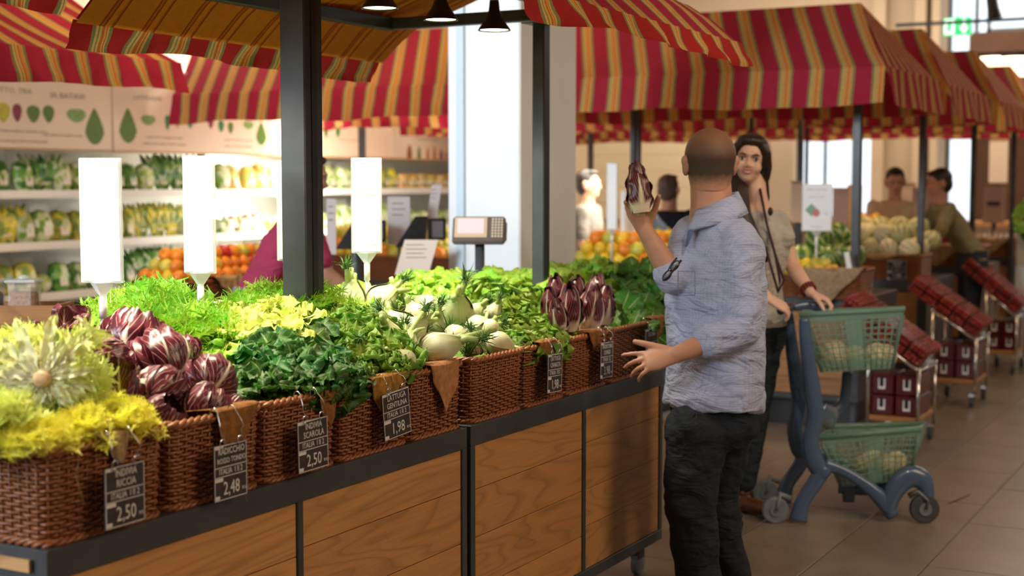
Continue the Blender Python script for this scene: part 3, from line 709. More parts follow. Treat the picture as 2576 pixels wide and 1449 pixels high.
c1 = cabinet('long oak fronted counter with dark steel rail under the nearest baskets', yc[0], yc[2], [yc[1]])
c2 = cabinet('oak fronted counter on casters ending beside the man in jeans', yc[3], yc[5], [yc[4]])
m = MB(); m.bb((-3.4, 1.93, .745), (-2.12, 1.937, .77)); o = m.obj('edge_strip', M['oak_pale']); o.parent = c1; o.location = -c1.location
# riser under the rear baskets
rs = bx('display_riser', (-2.95, 1.96, ZT), (-2.44, 3.53, ZT+.10), M['steel']); tag(rs, 'dark low riser under the rear baskets of the left counter', 'riser')
rs = bx('display_riser', (-2.95, 3.57, ZT), (-2.44, 5.0, ZT+.10), M['steel']); tag(rs, 'dark low riser under the rear baskets of the right counter', 'riser')

# ------------------------------------------------------------------ wicker baskets
def basket_mesh(W, D, H, rows=22, seed=0, fine=1.0):
    """W along y, D along x; woven strands round upright stakes"""
    rnd = random.Random(seed); rc = .035
    def per(n, inset=0, tp=0):
        pts = []; w_, d_ = W/2-inset, D/2-inset; seg = [(w_-rc)*2, (d_-rc)*2]; arc = rc*pi/2; tot = 2*(seg[0]+seg[1])+4*arc
        for i in range(n):
            s = tot*i/n; 
            for cxs, cys, a0, sl in ((d_-rc, -w_+rc, 0, seg[0]), (d_-rc, w_-rc, pi/2, seg[1]), (-d_+rc, w_-rc, pi, seg[0]), (-d_+rc, -w_+rc, 3*pi/2, seg[1])):
                if s <= sl:
                    nx, ny = cos(a0), sin(a0); tx, ty = -sin(a0), cos(a0); pts.append(V((cxs+nx*rc+tx*s, cys+ny*rc+ty*s, 0))); pts[-1] = (pts[-1], V((nx, ny, 0))); break
                s -= sl
                if s <= arc:
                    a = a0+s/rc; pts.append((V((cxs+tx*sl+cos(a)*rc, cys+ty*sl+sin(a)*rc, 0)), V((cos(a), sin(a), 0)))); break
                s -= arc
        return pts, tot
    _, tot = per(4); ns = int(tot/.026/fine); ns += ns % 2+1; n = ns*3
    P, _ = per(n); mb = MB(); st = MB(); rm = MB()
    taper = lambda z: 1-.05*(1-z/H)
    for r in range(rows):
        z = .012+(H-.03)*r/(rows-1); amp = .0048; k0 = rnd.uniform(.8, 1.15); pts = []
        for i, (p, nrm) in enumerate(P):
            ph = pi*i/3.0+pi*(r % 2); q = p*taper(z)+nrm*(amp*cos(ph)*k0-.004); pts.append(V((q.x, q.y, z+rnd.uniform(-.0012, .0012))))
        mb.tube(pts, (H-.03)/(rows-1)*.5, 4, closed=True, up=(0, 0, 1))
    for k in range(ns):
        p, nrm = P[(k*3) % n]; st.tube([(p*taper(0)-nrm*.004)+V((0, 0, .004)), (p*taper(H)-nrm*.004)+V((0, 0, H-.008))], .0032, 4)
    for z, rr in ((H-.008, .0062), (.006, .0055)):
        for k in range(3):
            pts = []
            for i, (p, nrm) in enumerate(P):
                a = 2*pi*i*max(1, round(tot/.07))/n+2*pi*k/3; q = p*taper(z)+nrm*(.006*cos(a)-.002); pts.append(V((q.x, q.y, z+.005*sin(a))))
            rm.tube(pts, rr, 5, closed=True, up=(0, 0, 1))
    bs = MB(); bs.bb((-D/2*.93, -W/2*.93, .004), (D/2*.93, W/2*.93, .010))
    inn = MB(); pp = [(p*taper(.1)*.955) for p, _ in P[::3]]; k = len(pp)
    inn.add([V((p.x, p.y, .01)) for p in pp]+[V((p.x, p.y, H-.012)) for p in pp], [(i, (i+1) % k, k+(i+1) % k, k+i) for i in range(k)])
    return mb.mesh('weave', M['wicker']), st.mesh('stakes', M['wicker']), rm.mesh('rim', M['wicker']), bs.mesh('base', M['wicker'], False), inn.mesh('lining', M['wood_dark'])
def basket(ms, label, loc, rotz=0, group=None):
    t = thing('wicker_basket', label, 'basket', loc, (0, 0, rotz), group)
    for n, me in zip(('weave', 'stakes', 'rim', 'base', 'lining'), ms): inst(n, me, t)
    return t
BY = [1.945, e(430), e(670), e(860), e(1040), 3.535, 3.575, e(1325), e(1431), e(1536), 4.985]
BH = .197; cache = {}
names = ['curly endive at the left edge', 'round red radicchio', 'dark green escarole', 'curly gentilina lettuce', 'fennel bulbs', None, 'fennel and canasta lettuce', 'canasta lettuce with a tag', 'long red radicchio', 'dark leafy chicory beside the man']
front = []
for k in range(10):
    if k == 5: continue
    a, b = BY[k], BY[k+1]; W = b-a-.004; D = .36
    me = basket_mesh(W, D, BH, 21, k)
    front.append(basket(me, 'front row wicker basket holding '+names[k], (-2.085-D/2, (a+b)/2, ZT), group='front row of wicker baskets'))
bk = basket_mesh(.385, .40, BH, 18, 33); rear = []
for y in (2.16, 2.56, 2.96, 3.335, 3.78, 4.18, 4.58, 4.79+.0):
    if y > 4.7: continue
    rear.append(basket(bk, '', (-2.69, y, ZT+.10), group='rear row of wicker baskets'))
for i, o in enumerate(rear): o['label'] = 'wicker basket of the rear row under the leaves, %s from the left' % ordn(i)

# ------------------------------------------------------------------ tags, hooks and cloth scraps
def tagface(t, lines, W, H):
    bx('board', (-.002, -W/2, -H/2), (.002, W/2, H/2), M['chalkboard'], t, .001)
    m = MB(); z1, z2 = H*.10, -H*.07
    for zz in (H/2-.002, -H/2+.002, z1, z2): m.bb((.002, -W/2+.001, zz-.0008), (.0028, W/2-.001, zz+.0008))
    for yy in (-W/2+.002, W/2-.002): m.bb((.002, yy-.0008, -H/2+.001), (.0028, yy+.0008, H/2-.001))
    m.bb((.002, -W/2+.002, z2-.010), (.0028, -W*.24, z2-.002)); m.bb((.002, -W/2+.002, -H/2+.004), (.0028, -W*.34, -H/2+.012)); m.bb((.002, -W/2+.002, H/2-.008), (.0028, -W*.22, H/2-.003))
    m.obj('printed_lines', M['chalk'], t)
    def T(s, size, y, z, sx=1): text(s, size, M['chalk'], t, (.0026, y, z), (pi/2, 0, pi/2), sx=sx)
    n = len(lines)-2
    for i in range(n): T(lines[i], .0215*min(1, 8.6/len(lines[i])), .003, H*.40-i*.0205-(.003 if n == 2 else .008), .8)
    T(lines[-2], .0185, 0, H*.015, .82); T(lines[-1], .042, .002, -H*.30, .78); T('KG', .010, W*.40, -H*.36)
def hang_tag(px, py, lines, label, x=-2.062, W=.112, H=.124, rz=0, ry=0, zr=ZT+BH):
    p = atx(px, py, x); t = thing('price_tag', label, 'price tag', (x+.012, p.y, p.z), (ry, 0, rz), 'chalkboard price tags'); tagface(t, lines, W, H)
    L = t.location
    for s in (-1, 1):
        y = s*W*.27; zt = zr+.006-L.z
        if zt < H/2+.02: zt = H/2+.045
        mid = (zt+H/2)/2; pts = []
        for a in range(0, 181, 20): pts.append((-.018-.010*cos(R(a)), y, zt+.010*sin(R(a))))
        pts = [(-.028, y, zt-.012)]+pts+[(.004, y+.006*s, mid+.012), (.008, y+.01*s, mid), (.004, y+.004*s, mid-.008)]
        for a in range(0, 300, 30): pts.append((.006, y+.009*cos(R(a)), H/2+.004-.0+.010*sin(R(a))))
        MB().tube(pts, .0013, 5).obj('hook', M['chrome'], t, True)
    return t
hang_tag(302, 1243, ['INDIVIA', 'RICCIA', 'ITALIA  I II 2', '2,50'], 'chalk price tag reading INDIVIA RICCIA 2,50 on the leftmost basket')
hang_tag(568, 1183, ['RADICCHIO', 'ROSSO TONDO', 'ITALIA  I II 2', '2,48'], 'chalk price tag reading 2,48 on the round radicchio basket')
hang_tag(776, 1117, ['INDIVIA', 'SCAROLA', 'ITALIA  I II 2', '2,50'], 'chalk price tag reading INDIVIA SCAROLA 2,50 on the escarole basket', rz=-.06, ry=.03)
hang_tag(987, 1040, ['LATTUGA', 'GENTILINA', 'ITALIA  I II 2', '1,98'], 'tilted chalk price tag reading LATTUGA GENTILINA 1,98', rz=-.1, ry=.1)
hang_tag(1386, 938, ['LATTUGA', 'CANASTA', 'ITALIA  I II 2', '1,98'], 'chalk price tag reading LATTUGA CANASTA between fennel and long radicchio', rz=.05, ry=-.05)
hang_tag(1517, 905, ['RADICCHIO', 'LUNGO', 'ITALIA  I 2', '3,98'], 'chalk price tag under the long red radicchio', rz=.05, ry=-.04)
hang_tag(1630, 868, ['CICORIA', 'ITALIA  I 2', '1,98'], 'small chalk price tag partly behind the man, on the last basket')
def scrap(px, py, wd, dp, m_, label, seed, x=-2.085, tip=.3):
    p = atx(px, py, x); rnd = random.Random(seed); sh = rnd.uniform(-.3, .3)
    def fn(s, q):
        y = (s-.5)*wd*(1-q*.35*abs(1)) ; z = ZT+BH+.008
        if q < .3: xx = x-.07+(q/.3)*.075; zz = z+.002-(.3-q)*.03
        else:
            k = (q-.3)/.7; edge = 1-abs(s-.5-sh*.5)*1.25; xx = x+.008+.006*sin(s*9+seed)*k+.004; zz = z-dp*k*max(.18, edge)-.0; y += sh*dp*k*.4
        return (xx, p.y+y+.006*noise.noise(V((s*5, q*5, seed))), zz)
    m = MB(); m.grid(fn, 14, 12); o = m.obj('cloth_scrap', m_, None, True); tag(o, label, 'cloth', 'cloth scraps over the basket rims')
    sm = o.modifiers.new('t', 'SOLIDIFY'); sm.thickness = .0015
BR = M['burlap_rust']
scrap(590, 1050, .17, .13, BR, 'rust cloth scrap hanging behind the tag of the round radicchio', 1)
scrap(275, 1110, .10, .07, M['burlap'], 'pale frayed cloth scrap below the yellow endive', 2)
scrap(825, 1010, .12, .10, BR, 'mustard cloth scrap on the escarole basket', 3)
scrap(970, 960, .19, .12, pm('mustard_cloth', (.36, .17, .02), .95, 0, .4, 60, .5), 'mustard cloth scrap behind the tilted gentilina tag', 4)
scrap(1110, 915, .17, .16, pm('orange_cloth', (.42, .19, .07), .95, 0, .35, 60, .5), 'orange brown cloth scrap hanging in a point below the large fennel', 5)
scrap(1370, 880, .15, .09, BR, 'rust cloth scrap behind the canasta tag', 6)
scrap(1490, 850, .12, .08, BR, 'rust cloth scrap below the long radicchio', 7)
scrap(1650, 815, .15, .09, BR, 'rust cloth scrap beside the man shirt', 8)
# loose straws caught on the baskets
for k, (px, py) in enumerate(((195, 1180), (390, 1150), (610, 1190), (990, 1010))):
    p = atx(px, py, -2.068); rnd = random.Random(k)
    m = MB(); m.tube([p+V((0, rnd.uniform(-.01, .01), .07)), p+V((.004, .004, .03)), p+V((0, -.006, -.01)), p+V((.003, .012, -.07))], .0011, 4)
    tag(m.obj('straw', M['burlap'], None, True), 'thin dry straw stuck on the weave, %s from the left' % ordn(k), 'straw', 'straws on the baskets')

# ------------------------------------------------------------------ tall white signs on stems
def stemsign(label, px0, px1, pyt, pyb, x, rotz, Zb, tilt=0, txt=None, name='display_sign', pic=False, w_=None, yplane=None):
    pc = (px0+px1)/2; P_ = atx if yplane is None else (lambda a, b, c: aty(a, b, yplane))
    a = P_(pc, pyt, x); b = P_(pc, pyb, x); h = a.z-b.z; k = FPX/((a-CAM).dot(FV)); wd = w_ or (px1-px0)/k
    t = thing(name, label, 'sign', (b.x, b.y, Zb), (0, 0, rotz)); z0 = b.z-Zb; tz = tilt
    fr = MB(); fr.box((0, 0, z0+h/2), (wd, .008, h), None, .003); fr.obj('frame', M['clear'], t)
    MB().box((0, -.0052, z0+h/2), (wd-.012, .002, h-.012)).obj('paper', M['white'], t)
    MB().tube([(0, 0, 0), (0, 0, z0-.03)], .007, 10).obj('stem', M['clear'] if False else pm('stem_plastic', (.62, .68, .70), .3), t, True)
    MB().tube([(0, 0, z0-.09), (0, 0, z0-.035)], .010, 10).obj('sleeve', M['white'], t, True)
    MB().tube([(0, 0, z0-.035), (0, 0, z0+.002)], [.008, .035], 4, flat=1).obj('clamp', M['clear'], t)
    blue = pm('pale_blue_print', (.66, .82, .90), .6)
    if txt:
        for s, sz, zz in txt: text(s, sz, blue, t, (0, -.0065, z0+h*zz), (pi/2, 0, 0))
    if pic:
        gr = pm('green_print', (.20, .42, .28), .6); rd = pm('red_print', (.55, .20, .20), .6); bl = pm('grey_blue_print', (.42, .44, .58), .6)
        m = MB(); m.box((-wd*.17, -.0068, z0+h*.45), (wd*.3, .001, wd*.3), (0, .78, 0)); m.obj('printed_fruit', gr, t)
        m = MB(); m.cyl((-wd*.02, -.0075, z0+h*.39), (-wd*.02, -.0068, z0+h*.39), wd*.13, 16); m.obj('printed_fruit', rd, t)
        text('AMA IL TUO BIO', .017, bl, t, (0, -.0066, z0+h*.87), (pi/2, 0, 0)); text('frutta e verdura', .014, bl, t, (0, -.0066, z0+h*.72), (pi/2, 0, 0))
        text('1 kg', .02, bl, t, (wd*.28, -.0066, z0+h*.38), (pi/2, 0, 0)); text('di stagione', .016, bl, t, (0, -.0066, z0+h*.1), (pi/2, 0, 0))
    return t
stemsign('tall blank white sign on a clear stem behind the radicchio, leftmost', 200, 316, 398, 712, -2.62, R(18), .92, txt=[('VERDURA', .018, .06)])
stemsign('tall blank white sign on a clear stem left of the dark post', 459, 549, 392, 688, -2.66, R(14), .92, txt=[('VERDURA', .016, .08)])
stemsign('white sign on a clear stem right of the dark post, tilted towards the scale', 884, 962, 397, 637, -2.66, R(40), .92, txt=[('VERDURA', .015, .1), ('1 kg', .02, .28), ('insalate fresche', .010, .62)])
stemsign('sliver of a white sign half hidden by the dark post', 722, 742, 405, 655, -2.75, R(70), .92, w_=.1)

# weighing scale on its stand in front of the column
p = atd(1205, 580, 6.3)
t = thing('weighing_scale', 'grey touch screen weighing scale on a round pole before the white column', 'scale', (p.x, p.y, 0), (0, 0, R(24)))
Zs = p.z; til = R(-24)
sm = pm('scale_housing', (.16, .13, .11), .45, 0, .1, 20)
hd = MB(); hd.box((0, 0, 0), (.235, .03, .13), None, .010); hd.box((.02, .035, .01), (.20, .05, .10), None, .012); h = hd.obj('housing', sm, t, loc=(0, 0, Zs), rot=(til, 0, 0))
MB().box((-.035, -.017, .008), (.145, .003, .095)).obj('screen_frame', pm('cream_bezel', (.75, .55, .36), .5), h)
MB().box((-.035, -.0195, .014), (.118, .003, .07)).obj('screen', pm('lcd', (.50, .44, .44), .25, emis=(.6, .5, .5), estr=.6), h)
key = MB().box((0, 0, 0), (.0095, .003, .0095), None, .001).mesh('key', pm('cream_key', (.80, .68, .52), .5), False)
for i in range(4):
    for j in range(7): inst('key', key, h, (.062+i*.0135, -.0165, .048-j*.0135))
MB().tube([(0, .03, 0), (0, .03, Zs-.05)], .022, 16).obj('pole', M['steel_light'], t, True)
MB().cyl((0, .03, 0), (0, .03, .02), .16, 24).obj('foot_plate', M['steel_light'], t, True)
# two black scales seen from the side
for k, (px, py) in enumerate(((905, 590), (1055, 585))):
    p = atd(px, py, 7.9); t = thing('weighing_scale', 'black scale leaning beyond the lettuces, %s' % ('left of the white sign stem' if k == 0 else 'right one of the two'), 'scale', (p.x, p.y, 0), (0, 0, R(28)))
    z = p.z; m = MB(); m.add([(-.13, -.05, z-.08), (.03, -.05, z-.08), (.05, -.05, z+.09), (-.02, -.05, z+.09), (-.13, .06, z-.08), (.03, .06, z-.08), (.05, .06, z+.09), (-.02, .06, z+.09)], [(0, 1, 2, 3), (7, 6, 5, 4), (0, 3, 7, 4), (1, 5, 6, 2), (3, 2, 6, 7), (0, 4, 5, 1)]); m.obj('housing', M['black'], t)
    m = MB(); m.box((.10, -.04, z+.02), (.10, .03, .12), None, .006); d = m.obj('customer_display', M['black'], t)
    MB().box((.105, -.057, z+.02), (.06, .004, .09)).obj('screen', pm('grey_lcd', (.22, .22, .25), .3), d)
    MB().cyl((-.02, .0, 0), (-.02, .0, z-.08), .03, 12).obj('pole', M['steel_light'], t)
    MB().cyl((-.02, .0, 0), (-.02, .0, .02), .17, 18).obj('foot_plate', M['steel_light'], t)
# paper notices beyond the lettuces
pk = pm('notice_paper', (.72, .66, .66), .6)
def notice(px0, px1, pyt, pyb, Z, label, shear=0, lines=3, yaw=24, m_=None):
    a = atd((px0+px1)/2, pyb, Z); s = FPX/Z; w_ = (px1-px0)/s; h = (pyb-pyt)/s
    t = thing('notice_board', label, 'sign', (a.x, a.y, 0), (0, 0, R(yaw)))
    MB().add([(-w_/2-shear/2, 0, a.z), (w_/2-shear/2, 0, a.z), (w_/2+shear/2, 0, a.z+h), (-w_/2+shear/2, 0, a.z+h), (-w_/2-shear/2, .008, a.z), (w_/2-shear/2, .008, a.z), (w_/2+shear/2, .008, a.z+h), (-w_/2+shear/2, .008, a.z+h)], [(0, 1, 2, 3), (7, 6, 5, 4), (0, 3, 7, 4), (1, 5, 6, 2), (3, 2, 6, 7), (0, 4, 5, 1)]).obj('sheet', m_ or pk, t)
    m = MB()
    for k in range(lines): m.bb((-w_*.3, -.002, a.z+h*(.85-.12*k)), (w_*.3*(1 if k % 2 else .7), 0, a.z+h*(.85-.12*k)+h*.02))
    m.obj('printed_lines', inkg, t)
    MB().cyl((-shear/2, .012, 0), (-shear/2, .012, a.z+.01), .008, 8).obj('stem', M['steel_light'], t)
notice(822, 846, 500, 640, 7.6, 'narrow white notice right beside the dark post')
notice(975, 1032, 495, 615, 8.0, 'white notice between the two black scales')
notice(1080, 1105, 465, 552, 8.2, 'thin leaning white notice above the right black scale', .03)
notice(1005, 1090, 603, 692, 6.9, 'leaning cream notice with blue band behind the bright lettuces', .05, 4, m_=pm('cream_notice', (.80, .68, .58), .6))

# ================================================================== LEAVES AND HEADS
def leaf(L, W, nu, nv, ruff, fr, bend, cup, jag, seed, m_, pw=.55, tipw=.25, name='leaf'):
    rnd = random.Random(seed); ph = rnd.uniform(0, 9); ph2 = rnd.uniform(0, 9)
    cl = []; y = z = 0; th = 0
    for j in range(nv+1):
        t = j/nv; cl.append((y, z, th)); th = bend*t*t; y += cos(th)*L/nv; z += sin(th)*L/nv
    def fn(s, t):
        j = t*nv; i = int(round(j)); cy, cz, th = cl[i]; u = 2*s-1
        w_ = W*((sin(pi*min(1, t*.5+.06)**.9)**pw)*(1 if t < .75 else sqrt(max(0, 1-((t-.75)/.25)**2))*(1-tipw)+tipw))
        if t < .3: w_ *= .42+.58*(t/.3)
        e = abs(u)**1.6; w_ *= 1+jag*abs(u)*noise.noise(V((t*10, u*2+seed, ph)))*1.6
        rf = ruff*e*min(1, t*2.2)*(sin(fr*t*2*pi+ph*(1 if u > 0 else 2))+.6*sin(fr*2.3*t*2*pi+ph2+u))
        ed = ruff*.9*(max(0, t-.7)/.3)*sin(u*fr*1.6+ph2)
        dz = cup*u*u*W*1.6+rf+ed + .004*(1-abs(u))*(1-t)
        return (u*w_+rf*.3, cy-sin(th)*dz+jag*.01*noise.noise(V((u*9, seed, t*3))), cz+cos(th)*dz)
    m = MB(); m.grid(fn, nu, nv); return m.mesh(name, m_, True)
def frill(L, seed, m_, dens=13, wid=.32, bend=.9, curl=1.0):
    """a finely cut leaf: a rib with ragged, curling side lobes"""
    rnd = random.Random(seed); m = MB(); P = []; y = z = th = 0
    for j in range(dens+1):
        P.append(V((0, y, z))); th = bend*(j/dens)**1.5; y += cos(th)*L/dens; z += sin(th)*L/dens
    rw = lambda j: .016*(1-j/dens)**.7*L/.16+.0012
    for j in range(dens):
        a, b = P[j], P[j+1]; m.add([a-V((rw(j), 0, 0)), a+V((rw(j), 0, .0)), b+V((rw(j+1), 0, 0)), b-V((rw(j+1), 0, 0))], [(0, 1, 2, 3)], [(.42, j/dens), (.58, j/dens), (.58, (j+1)/dens), (.42, (j+1)/dens)])
    for j in range(2, dens+1):
        t = j/dens; 
        for sg in (-1, 1):
            ln = L*wid*sin(pi*min(1, t*.72+.08))*rnd.uniform(.7, 1.15); base = P[j]+V((sg*rw(j)*.6, 0, 0)); az = rnd.uniform(.25, .75); up = rnd.uniform(-.4, .8)*curl
            d = V((sg*cos(az), sin(az)*.8, up)).normalized(); w0 = L/dens*.5
            pr_ = V((0, 1, 0)); A = base-pr_*w0; B_ = base+pr_*w0; c = base+d*ln*.55; A2 = c-pr_*w0*1.5+V((0, 0, rnd.uniform(-.008, .008))); B2 = c+pr_*w0*1.5+V((0, 0, rnd.uniform(-.008, .008)))
            m.add([A, B_, B2, A2], [(0, 1, 2, 3)], [(.5+sg*.1, t*.8), (.5+sg*.1, t*.8), (.5+sg*.3, t*.9), (.5+sg*.3, t*.9)])
            for k in range(3):
                q = A2.lerp(B2, (k+.5)/3); tip = q+d*ln*rnd.uniform(.3, .55)+V((rnd.uniform(-1, 1), rnd.uniform(-1, 1)+ (k-1)*.8, rnd.uniform(-1, 1.4)*curl))*ln*.28
                s0 = A2.lerp(B2, k/3); s1 = A2.lerp(B2, (k+1)/3)
                m.add([s0, s1, tip+V((0, .002, .001)), tip-V((0, .002, 0))], [(0, 1, 2, 3)], [(.5+sg*.3, t*.92), (.5+sg*.3, t*.92), (.5+sg*.48, 1), (.5+sg*.48, 1)])
    return m.mesh('leaf', m_, True)
def aim(axis, spin=0):
    """rotation taking +Z to the given direction"""
    return V(axis).normalized().to_track_quat('Z', 'Y') @ Quaternion((0, 0, 1), spin)
GA = 2.39996
def head(name, label, cat, group, meshes, n, loc, size, axis=(0, 0, 1), open_=(80, 12), seed=0, stem=None, lift=.0, mixm=None):
    rnd = random.Random(seed); t = thing(name, label, cat, loc, group=group); t.rotation_mode = 'QUATERNION'; t.rotation_quaternion = aim(axis, rnd.uniform(0, 6)); t.scale = (size,)*3
    for i in range(n):
        f = i/(n-1); el = R(open_[0]+(open_[1]-open_[0])*f**.8+rnd.uniform(-7, 7)); az = i*GA+rnd.uniform(-.2, .2); k = .62+.38*f**.5
        q = Quaternion((0, 0, 1), az-pi/2) @ Quaternion((1, 0, 0), el) @ Quaternion((0, 1, 0), rnd.uniform(-.35, .35))
        me = meshes[rnd.randrange(len(meshes))]
        inst('leaf', me, t, (cos(az)*.008, sin(az)*.008, lift*(1-f)), q, k*rnd.uniform(.9, 1.1))
    if stem: inst('stem', stem, t, (0, 0, -.012))
    return t
sd = lambda k: range(k*10, k*10+5)
M['rib_white'] = leafmat('pale_endive_rib', (.84, .82, .62), (.80, .80, .50), (.62, .68, .22), (.88, .86, .70), .25)
LM = {
 'bright': [leaf(.17, .075, 14, 18, .012, 3, -.9, -.10, .10, s, M['lf_bright']) for s in sd(1)],
 'yellow': [leaf(.16, .055, 10, 16, .013, 5, -.7, .0, .45, s, M['lf_yellow']) for s in sd(2)],
 'dark': [leaf(.165, .088, 16, 22, .013, 4, -.7, -.06, .30, s, M['lf_dark']) for s in sd(3)],
 'curly': [leaf(.135, .078, 18, 24, .015, 6, -.6, .0, .35, s, M['lf_mid']) for s in sd(4)],
 'butter': [leaf(.11, .066, 10, 12, .010, 3.5, .5, .16, .20, s, M['lf_butter']) for s in sd(5)],
 'rom': [leaf(.24, .072, 10, 16, .010, 3.5, -.55, -.14, .12, s, M['lf_rom']) for s in sd(6)],
 'frise': [frill(.17, s, M['lf_yellow'], 14, .34, -.8) for s in sd(7)],
 'frup': [frill(.165, s, M['lf_yellow'], 14, .30, .75) for s in sd(7)],
 'fyel': [frill(.14, s, M['lf_yel2'], 14, .40, -.5) for s in sd(8)],
 'fgreen': [frill(.17, s, M['lf_mid'], 14, .36, -.8) for s in sd(9)],
 'midfr': [frill(.17, s, M['lf_bright'], 14, .36, -.9) for s in sd(11)],
}
m = MB(); m.lathe([(.0, -.004), (.012, -.004), (.019, 0), (.020, .006), (.017, .03), (.0, .032)], 18); stem_me = m.mesh('stem', M['cut'], True)
VW = V((.30, -.95, .28))      # towards the camera from the counter
def place(kind, lst, name, lab, cat, group, n, size, open_=(75, 5), ax=(0, -.2, 1), seed=0, drop=.05):
    out = []
    for k, it in enumerate(lst):
        px, py, x = it[0], it[1], it[2]; sz = size*(it[3] if len(it) > 3 else 1); a = it[4] if len(it) > 4 else ax; kk = it[5] if len(it) > 5 else kind
        p = atx(px, py, x); a = V(a).normalized()
        out.append(head(name, '', cat, group, LM[kk], n, p-a*drop*sz, sz, a, open_, seed*100+k))
    autolabel(out, lab, cat, group); return out
# front left: pale curly endive, one showing its cut base, and yellow frilly ones on the rim
p = atx(108, 955, -2.24)
hd_ = head('curly_endive', 'large curly endive head showing its round cut base at the left edge', 'endive', 'curly endive heads at left', LM['frup'], 40, p, .84, (-.55, .80, -.22), (62, 2), 5)
st = inst('stem', stem_me, hd_, (0, 0, -.02), None, 1.1)
m = MB()
ring = [leaf(.15, .0135, 6, 12, .009, 4, .5, -.2, .5, 70+s, M['rib_white'], .3) for s in range(3)]
for k in range(30):
    az = k*GA; q = Quaternion((0, 0, 1), az-pi/2) @ Quaternion((1, 0, 0), R(2+6*(k % 3))); inst('leaf', ring[k % 3], hd_, (cos(az)*.012, sin(az)*.012, -.014), q, .66+.1*((k*7) % 5))
place('frise', [(20, 880, -2.55, .72, (-.1, -.1, 1)), (-40, 900, -2.45, .8, (-.3, -.3, 1)), (-40, 1040, -2.22, .6, (-.2, -.3, 1)), (20, 1095, -2.20, .5, (-.2, -.3, 1)), (60, 1085, -2.2, .42, (.2, -.4, 1), 'fgreen'), (150, 1040, -2.2, .30, (.2, -.2, 1), 'fgreen')],
      'curly_endive', 'pale green curly endive in the left heap, {} from the left', 'endive', 'curly endive heads at left', 30, 1.0, (80, 5), seed=1)
place('fyel', [(205, 1085, -2.13, .50, (.3, -.3, 1)), (290, 1070, -2.13, .52, (.3, -.2, 1)), (120, 1105, -2.12, .44, (.3, -.3, 1)), (350, 1065, -2.12, .40, (.3, .3, .7)), (250, 1045, -2.18, .5), (170, 1085, -2.16, .45), (320, 1050, -2.17, .45), (70, 1115, -2.11, .38, (.3, -.3, 1))],
      'yellow_endive', 'bright yellow frilly endive on the basket rim, {} from the left', 'endive', 'yellow frilly endives on the rim', 26, 1.0, (85, 8), seed=2, drop=.02)
# round radicchio
def radicchio_mesh(seed):
    rnd = random.Random(seed); out = []; r = .060
    for k in range(6):
        span = rnd.uniform(.95, 1.35); rr = r*(1+.014*k); off = rnd.uniform(0, 6); az0 = k*GA; ext = rnd.uniform(.70, .86)
        def fn(s, t):
            u = 2*s-1; pol = .04+t*pi*ext; a = az0+u*span*(1-.25*t*t); e = max(abs(u), t if t > .8 else 0)**4
            q = rr*(1+.08*noise.noise(V((a*2.5, pol*2.5, seed+k*3)))+.13*e*(.5+.6*sin(a*9+off)))
            q *= 1+.022*sin(u*9+off)*t+.012*sin(u*23+pol*9)
            return (q*sin(pol)*cos(a), q*sin(pol)*sin(a), -q*1.02*cos(pol))
        m = MB(); m.grid(fn, 14, 16); out.append(m.mesh('leaf', M['radic'], True))
    m = MB(); m.lathe([(0, -.066), (.010, -.066), (.014, -.060), (.012, -.052), (0, -.05)], 12); out.append(m.mesh('stem', M['cut'], True)); return out
RM = [radicchio_mesh(s) for s in range(5)]
rl = [(176, 838, 52, -2.62, 'radicchio head with loose dark leaves at the back left of the pile', (-.2, -.2, -1)), (182, 885, 60, -2.48, 'copper pink radicchio head at the left of the pile', (.2, .6, -.8)),
      (337, 848, 76, -2.52, 'large topmost radicchio head with pale veins', (.0, .35, .9)), (266, 908, 62, -2.42, 'radicchio head turned with its white base towards us', (.25, .95, -.25)),
      (402, 905, 82, -2.38, 'biggest dark purple radicchio head in the middle of the pile', (-.7, .2, .6)), (462, 888, 46, -2.42, 'small radicchio head behind the biggest dark one', (-.3, .3, .5)),
      (190, 990, 52, -2.30, 'reddish orange radicchio head at the lower left of the pile', (.4, .7, .2)), (288, 982, 70, -2.28, 'radicchio head with ragged orange lit edges, middle row', (.2, .5, .7)),
      (402, 988, 72, -2.24, 'radicchio head with crossed white ribs above the front row', (-.3, .9, .1)), (528, 955, 66, -2.22, 'radicchio head farthest right of the pile with white streaks', (-.5, .7, .4)),
      (408, 1046, 56, -2.15, 'radicchio head lowest in front next to the yellow endive', (.7, .3, .7)), (518, 1024, 60, -2.15, 'radicchio head in front with straight pale ribs', (.0, .6, .7)),
      (590, 1028, 38, -2.15, 'small radicchio head at the front right corner of its basket', (.3, .5, .8)), (350, 1010, 45, -2.3, 'radicchio head deep between its neighbours', (0, .4, .8)),
      (258, 850, 34, -2.6, 'small red radicchio head behind the white based one', (0, .6, .2)), (480, 980, 50, -2.3, 'radicchio head wedged below the small one at right', (0, .6, .6)),
      (240, 950, 50, -2.42, 'radicchio head hidden under the white based one', (0, .6, .6)), (330, 930, 55, -2.42, 'radicchio head in the dark gap under the topmost one', (0, .6, .6))]
for k, (px, py, r_, x, lab_, ax) in enumerate(rl):
    p = atx(px, py, x); s = FPX/((p-CAM).dot(FV)); t = thing('radicchio', lab_, 'radicchio', p, group='round radicchio heads'); t.rotation_mode = 'QUATERNION'; t.rotation_quaternion = aim(ax, k*1.3); sc = r_/s/.064; t.scale = (sc, sc, sc*.93)
    for i, me in enumerate(RM[k % 5]): inst('leaf' if i < 6 else 'stem', me, t)
lm_ = [leaf(.10, .035, 8, 10, .006, 3, -.5, .3, .3, 900+s, M['radic']) for s in range(3)]
